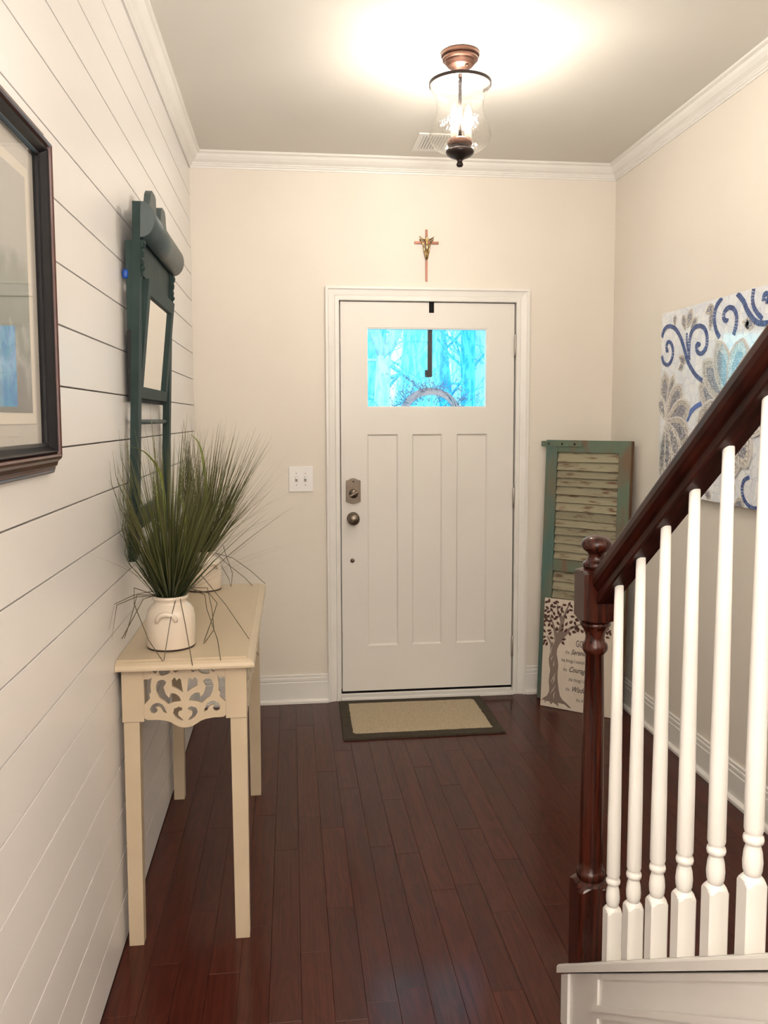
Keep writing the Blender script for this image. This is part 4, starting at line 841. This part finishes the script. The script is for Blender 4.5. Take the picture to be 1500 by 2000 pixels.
def curl(pts, w=.0185, m=None, gap=.0022, step=.0115, w1=None):
    P_ = smoothp(pts); L_ = [0]
    for a, b in zip(P_[:-1], P_[1:]): L_.append(L_[-1]+(b-a).length)
    tot = L_[-1]; n = max(3, int(tot/step)); mb = MB()
    def ev(s):
        for k in range(len(L_)-1):
            if L_[k+1] >= s: t_ = (s-L_[k])/max(1e-6, L_[k+1]-L_[k]); p = P_[k].lerp(P_[k+1], t_); d_ = (P_[k+1]-P_[k]); return p, d_.normalized() if d_.length > 1e-7 else Vector((1, 0))
        return P_[-1], (P_[-1]-P_[-2]).normalized()
    for k in range(n):
        s0, s1 = tot*k/n, tot*(k+1)/n-gap; (p, d0), (q, d1) = ev(s0), ev(s1); ww = w if w1 is None else w+(w1-w)*k/n
        n0 = Vector((-d0.y, d0.x))*ww/2; n1_ = Vector((-d1.y, d1.x))*ww/2; c4 = [p-n0, p+n0, q+n1_, q-n1_]
        def cl(c_): return (min(max(c_.x, ayr+.001), ayl-.001), min(max(c_.y, az_b+.001), az_t-.001))
        c4 = [cl(c_) for c_ in c4]; h = .0028+random.uniform(-.0003, .0003)
        mb.add([(AXF-.0001, a, b) for a, b in c4]+[(AXF-h, a, b) for a, b in c4], [(4, 5, 6, 7), (0, 1, 5, 4), (1, 2, 6, 5), (2, 3, 7, 6), (3, 0, 4, 7)])
    return mb.build('mosaic_scroll', m or m_blue, AR)
curl([ap(*p) for p in [(428, 850), (370, 800), (310, 700), (285, 610), (250, 500), (205, 425), (155, 405), (115, 435), (97, 500)]])
curl([ap(*p) for p in [(97, 650), (110, 700), (145, 720), (175, 680), (187, 610), (175, 550), (150, 530), (135, 560), (137, 605), (150, 600)]], .0161)
curl([ap(*p) for p in [(318, 680), (318, 590), (325, 500), (350, 430), (400, 402), (445, 425), (465, 500), (455, 580), (420, 628), (385, 610), (378, 565), (395, 545), (405, 570)]])
curl([ap(*p) for p in [(300, 460), (300, 540), (312, 610)]], .0111)
curl([ap(*p) for p in [(565, 495), (535, 430), (523, 330), (545, 235), (590, 168)]], .0186)
curl([ap(*p) for p in [(680, 475), (700, 400), (705, 325), (685, 268), (645, 252), (608, 285), (600, 340), (622, 362), (630, 335)]], .0186)
curl([ap(*p) for p in [(710, 130), (760, 200), (800, 290), (860, 365), (920, 382), (1000, 370), (1080, 330)]], .0210)
curl([ap(*p) for p in [(845, 92), (835, 190), (855, 270), (915, 345)]], .0173)
curl([ap(*p) for p in [(925, 200), (930, 150), (960, 140), (965, 190), (940, 205)]], .0186)
curl([ap(*p) for p in [(300, 1170), (330, 1105), (370, 1062), (418, 1035)]], .0198, m_blue2, .0004)
curl([ap2(*p) for p in [(895, 1440), (900, 1600), (905, 1730), (930, 1845)]], .0136)
curl([ap2(*p) for p in [(1175, 1530), (1115, 1565), (1090, 1660), (1110, 1780), (1180, 1875), (1280, 1890), (1345, 1800), (1360, 1680), (1350, 1560), (1340, 1470)]], .0148)
curl([ap2(*p) for p in [(1340, 1470), (1400, 1530), (1480, 1560)]], .0186)
def petal(bu, bv, tu, tv, w, f=ap, lvl=0, blunt=.55):
    b, t_ = Vector(f(bu, bv)), Vector(f(tu, tv)); ax_ = t_-b; L_ = ax_.length; ax_ = ax_.normalized(); nn = Vector((-ax_.y, ax_.x)); w = w
    def shape(k0, k1, ws, lv_, m, name):
        pts = []
        prof_ = [(0, .12), (.15, .42), (.35, .80), (.55, 1.0), (.75, .92), (.90, .60), (1, .06)]
        for s, q in prof_: pts.append(b+ax_*L_*(k0+(k1-k0)*s)+nn*w*ws*q/2)
        for s, q in prof_[::-1]: pts.append(b+ax_*L_*(k0+(k1-k0)*s)-nn*w*ws*q/2)
        pts = [(min(max(p.x, ayr+.001), ayl-.001), min(max(p.y, az_b+.001), az_t-.001)) for p in pts]
        n = len(pts); x_ = AXF-lv_
        MB().add([(x_, a, c_) for a, c_ in pts]+[(AXF-.0001, a, c_) for a, c_ in pts], [tuple(range(n))]+[(i_, (i_+1) % n, n+(i_+1) % n, n+i_) for i_ in range(n)]).build(name, m, AR)
    shape(0, 1, 1, .0016+lvl*.0007, m_silver, 'petal_outline'); shape(.04, .955, .86, .0019+lvl*.0007, m_taupe, 'mosaic_petal'); shape(.20, .84, .50, .0022+lvl*.0007, m_slate, 'petal_heart')
for k, (tu, tv, w) in enumerate([(118, 770, .105), (195, 785, .07), (262, 885, .13), (330, 1055, .12), (325, 1330, .13), (250, 1490, .11), (150, 1600, .10), (92, 1640, .06), (85, 980, .07)]): petal(135, 1175, tu, tv, w, lvl=k)
for k, (tu, tv, w) in enumerate([(395, 890, .15), (430, 690, .13), (545, 520, .13), (385, 1190, .14), (760, 500, .15), (900, 620, .15), (690, 1640, .15), (800, 1560, .15), (960, 1200, .15), (950, 900, .15)]): petal(660, 1060, tu, tv, w, lvl=k)
for (bu, bv, tu, tv, w) in [(200, 400, 205, 310, .035), (300, 420, 345, 260, .055), (285, 440, 270, 310, .045), (330, 430, 385, 330, .04), (450, 300, 520, 240, .045), (485, 440, 510, 270, .04), (750, 370, 850, 395, .05), (800, 430, 790, 350, .04), (235, 650, 290, 700, .045), (230, 760, 270, 720, .035)]:
    petal(bu, bv, tu, tv, w)
for (bu, bv, tu, tv, w) in [(930, 1560, 1000, 1700, .05), (990, 1850, 1110, 1850, .06), (640, 1700, 720, 1760, .04)]: petal(bu, bv, tu, tv, w, ap2)

# ================================================================== STAIRCASE
SX = .435; sl = .709
def capz(y): return .286+sl*(-y-2.564)
def railz(y): return 1.102+.731*(-y-2.539)
ST = empty('staircase', (SX, -2.6, 0)); tag(ST, 'open staircase with mahogany handrail and white balusters at right', 'staircase')
ye = -4.75
# knee wall + cap + trims (sheared along the pitch)
def raked(x0, x1, ya, yb, zlo, zhi, fl_=None):
    """box between ya and yb whose top/bottom follow the pitch; zlo/zhi offsets from capz (fl_ = fixed bottom)"""
    a0 = fl_ if fl_ is not None else capz(ya)+zlo; b0 = fl_ if fl_ is not None else capz(yb)+zlo
    v = [(x0, ya, a0), (x1, ya, a0), (x1, yb, b0), (x0, yb, b0), (x0, ya, capz(ya)+zhi), (x1, ya, capz(ya)+zhi), (x1, yb, capz(yb)+zhi), (x0, yb, capz(yb)+zhi)]
    return MB().add(v, [(0, 3, 2, 1), (4, 5, 6, 7), (0, 1, 5, 4), (1, 2, 6, 5), (2, 3, 7, 6), (3, 0, 4, 7)])
m_stw = m_white
raked(.395, .475, -2.372, ye, 0, -.026, 0.0).build('knee_wall', m_stw, ST)
cpp = [(-.055, -.022), (-.055, -.005), (-.051, -.001), (-.046, 0), (.046, 0), (.051, -.001), (.055, -.005), (.055, -.022)]
yc0 = -2.398
MB().sweep(cpp, [((SX, yc0+.038, capz(yc0+.038)), (1, 0, 0), (0, 0, 1)), ((SX, ye, capz(ye)), (1, 0, 0), (0, 0, 1))]).build('cap_rail', m_stw, ST)
raked(.3880, .3948, -2.372, -2.418, 0, -.0265, 0.0).build('corner_board', m_stw, ST)
raked(.3895, .3948, -2.575, -2.600, 0, -.0265, 0.0).build('panel_stile', m_stw, ST)
mo = MB()
for (h0, h1, o_) in ((-.027, -.040, .390), (-.098, -.112, .3835), (-.112, -.128, .3885)):
    a = raked(o_, .3948, -2.575, ye, h1, h0); k = len(mo.v); mo.add(a.v, a.f)
mo.build('panel_moulding', m_stw, ST)
# treads and risers
rise, run = .19, .19/sl
m_tread = m_mahog
for k in range(9):
    ya = -2.57-run*k; z = rise*(k+1)
    MB().box(.476, XR-.0005, ya-run-.002, ya+.025, z-.025, z, .004).build('tread', m_tread, ST)
    MB().box(.476, XR-.0005, ya-.018, ya, z-rise, z-.0255).build('riser', m_white, ST)
# newel
NY = -2.452; NX = SX-.008
nh = .039
def sqlathe_block(mb, cx, cy, h, z0, z1, rn, arch, top=True, bot=False, zslope=None):
    """square block whose shoulders are turned down to radius rn over arch"""
    n = 32; rings = []
    def ring(z, r_lim):
        out = []
        for i_ in range(n):
            a = 2*math.pi*(i_+.5)/n; c_, s_ = math.cos(a), math.sin(a); q = h/max(abs(c_), abs(s_)); q = min(q, r_lim); out.append((cx+c_*q, cy+s_*q, z))
        return out
    zs_ = []
    if bot:
        for k in range(7): t_ = k/6; zs_.append((z0-arch*(1-t_), rn+(h*1.4143-rn)*math.sin(t_*math.pi/2)))
    else: zs_.append((z0, 9))
    if top:
        for k in range(7): t_ = k/6; zs_.append((z1+arch*t_, h*1.4143+(rn-h*1.4143)*(1-math.cos(t_*math.pi/2))))
    else: zs_.append((z1, 9))
    k0_ = len(mb.v)
    for j, (z, rl) in enumerate(zs_):
        r_ = ring(z, rl)
        if zslope and j == 0: r_ = [(p[0], p[1], zslope(p[1])) for p in r_]
        mb.v += r_
    m_ = len(zs_)
    for j in range(m_-1):
        for i_ in range(n): mb.f.append((k0_+j*n+i_, k0_+j*n+(i_+1) % n, k0_+(j+1)*n+(i_+1) % n, k0_+(j+1)*n+i_)); mb.sm.append(False)
    mb.f += [tuple(k0_+i_ for i_ in range(n))[::-1], tuple(k0_+(m_-1)*n+i_ for i_ in range(n))]; mb.sm += [False, False]
nw = MB()
sqlathe_block(nw, NX, NY, nh, 0.19, .388, .026, .030, top=True, zslope=lambda y: capz(y)+.0004)
nw.lathe([(.026, .412), (.032, .418), (.034, .427), (.031, .436), (.027, .440), (.0275, .46), (.0265, .60), (.0235, .80), (.0205, .945), (.024, .948), (.0285, .955), (.0290, .962), (.0275, .969), (.0225, .974), (.0215, .984), (.0235, .996), (.029, 1.006), (.034, 1.011), (.035, 1.016), (.031, 1.021), (.027, 1.022)], (NX, NY, 0), 40)
sqlathe_block(nw, NX, NY, nh, 1.034, 1.128, .026, .014, top=True, bot=True)
nw.lathe([(.024, 1.140), (.029, 1.143), (.031, 1.148), (.030, 1.153), (.026, 1.156), (.022, 1.160), (.0185, 1.166), (.0185, 1.173), (.022, 1.178), (.030, 1.183), (.0345, 1.190), (.0345, 1.198), (.030, 1.206), (.021, 1.212), (.010, 1.215), (0, 1.2155)], (NX, NY, 0), 40, caps=False)
nwo = nw.build('newel_post', m_mahogv, ST)
# balusters
by0, bstep = -2.564, -.1052
for k in range(12):
    by = by0+bstep*k; zb_ = capz(by); zt2 = railz(by)+.006; h = .0168
    b_ = MB(); sqlathe_block(b_, SX, by, h, zb_, zb_+.108, .0118, .020, zslope=lambda y: capz(y)+.0004)
    b_.lathe([(.0118, zb_+.127), (.0142, zb_+.136), (.0150, zb_+.148), (.0136, zb_+.164), (.0110, zb_+.174), (.0112, zb_+.177), (.0145, zb_+.179), (.0155, zb_+.184), (.0145, zb_+.189), (.0116, zb_+.192), (.0132, zb_+.195), (.0145, zb_+.200), (.0142, zb_+.32), (.0122, zb_+.56), (.0092, zt2)], (SX, by, 0), 28)
    b_.build('baluster', m_white, ST)
# handrail
hp_ = [(-.020, 0), (.020, 0), (.022, .004), (.022, .014), (.018, .018), (.018, .024), (.023, .029), (.030, .038), (.031, .050), (.028, .066), (.020, .078), (.008, .084), (-.008, .084), (-.020, .078), (-.028, .066), (-.031, .050), (-.030, .038), (-.023, .029), (-.018, .024), (-.018, .018), (-.022, .014), (-.022, .004)]
yr0 = NY-nh+.002
hr = MB().sweep([(a, b*1.12) for a, b in hp_], [((SX, yr0, railz(yr0)), (1, 0, 0), (0, 0, 1)), ((SX, ye, railz(ye)), (1, 0, 0), (0, 0, 1))]).build('handrail', m_mahog, ST)
for o in bpy.data.objects:
    if o.type == 'EMPTY' and o.parent is None: pass

for o in bpy.data.objects:
    r = o
    while r.parent: r = r.parent
    if r.name.startswith('potted_grass') and o.type == 'MESH':
        mw = o.matrix_parent_inverse; pm = o.parent.matrix_world if o.parent else Matrix()
        for v in o.data.vertices:
            if v.co.x < XL+.006: v.co.x = XL+.006
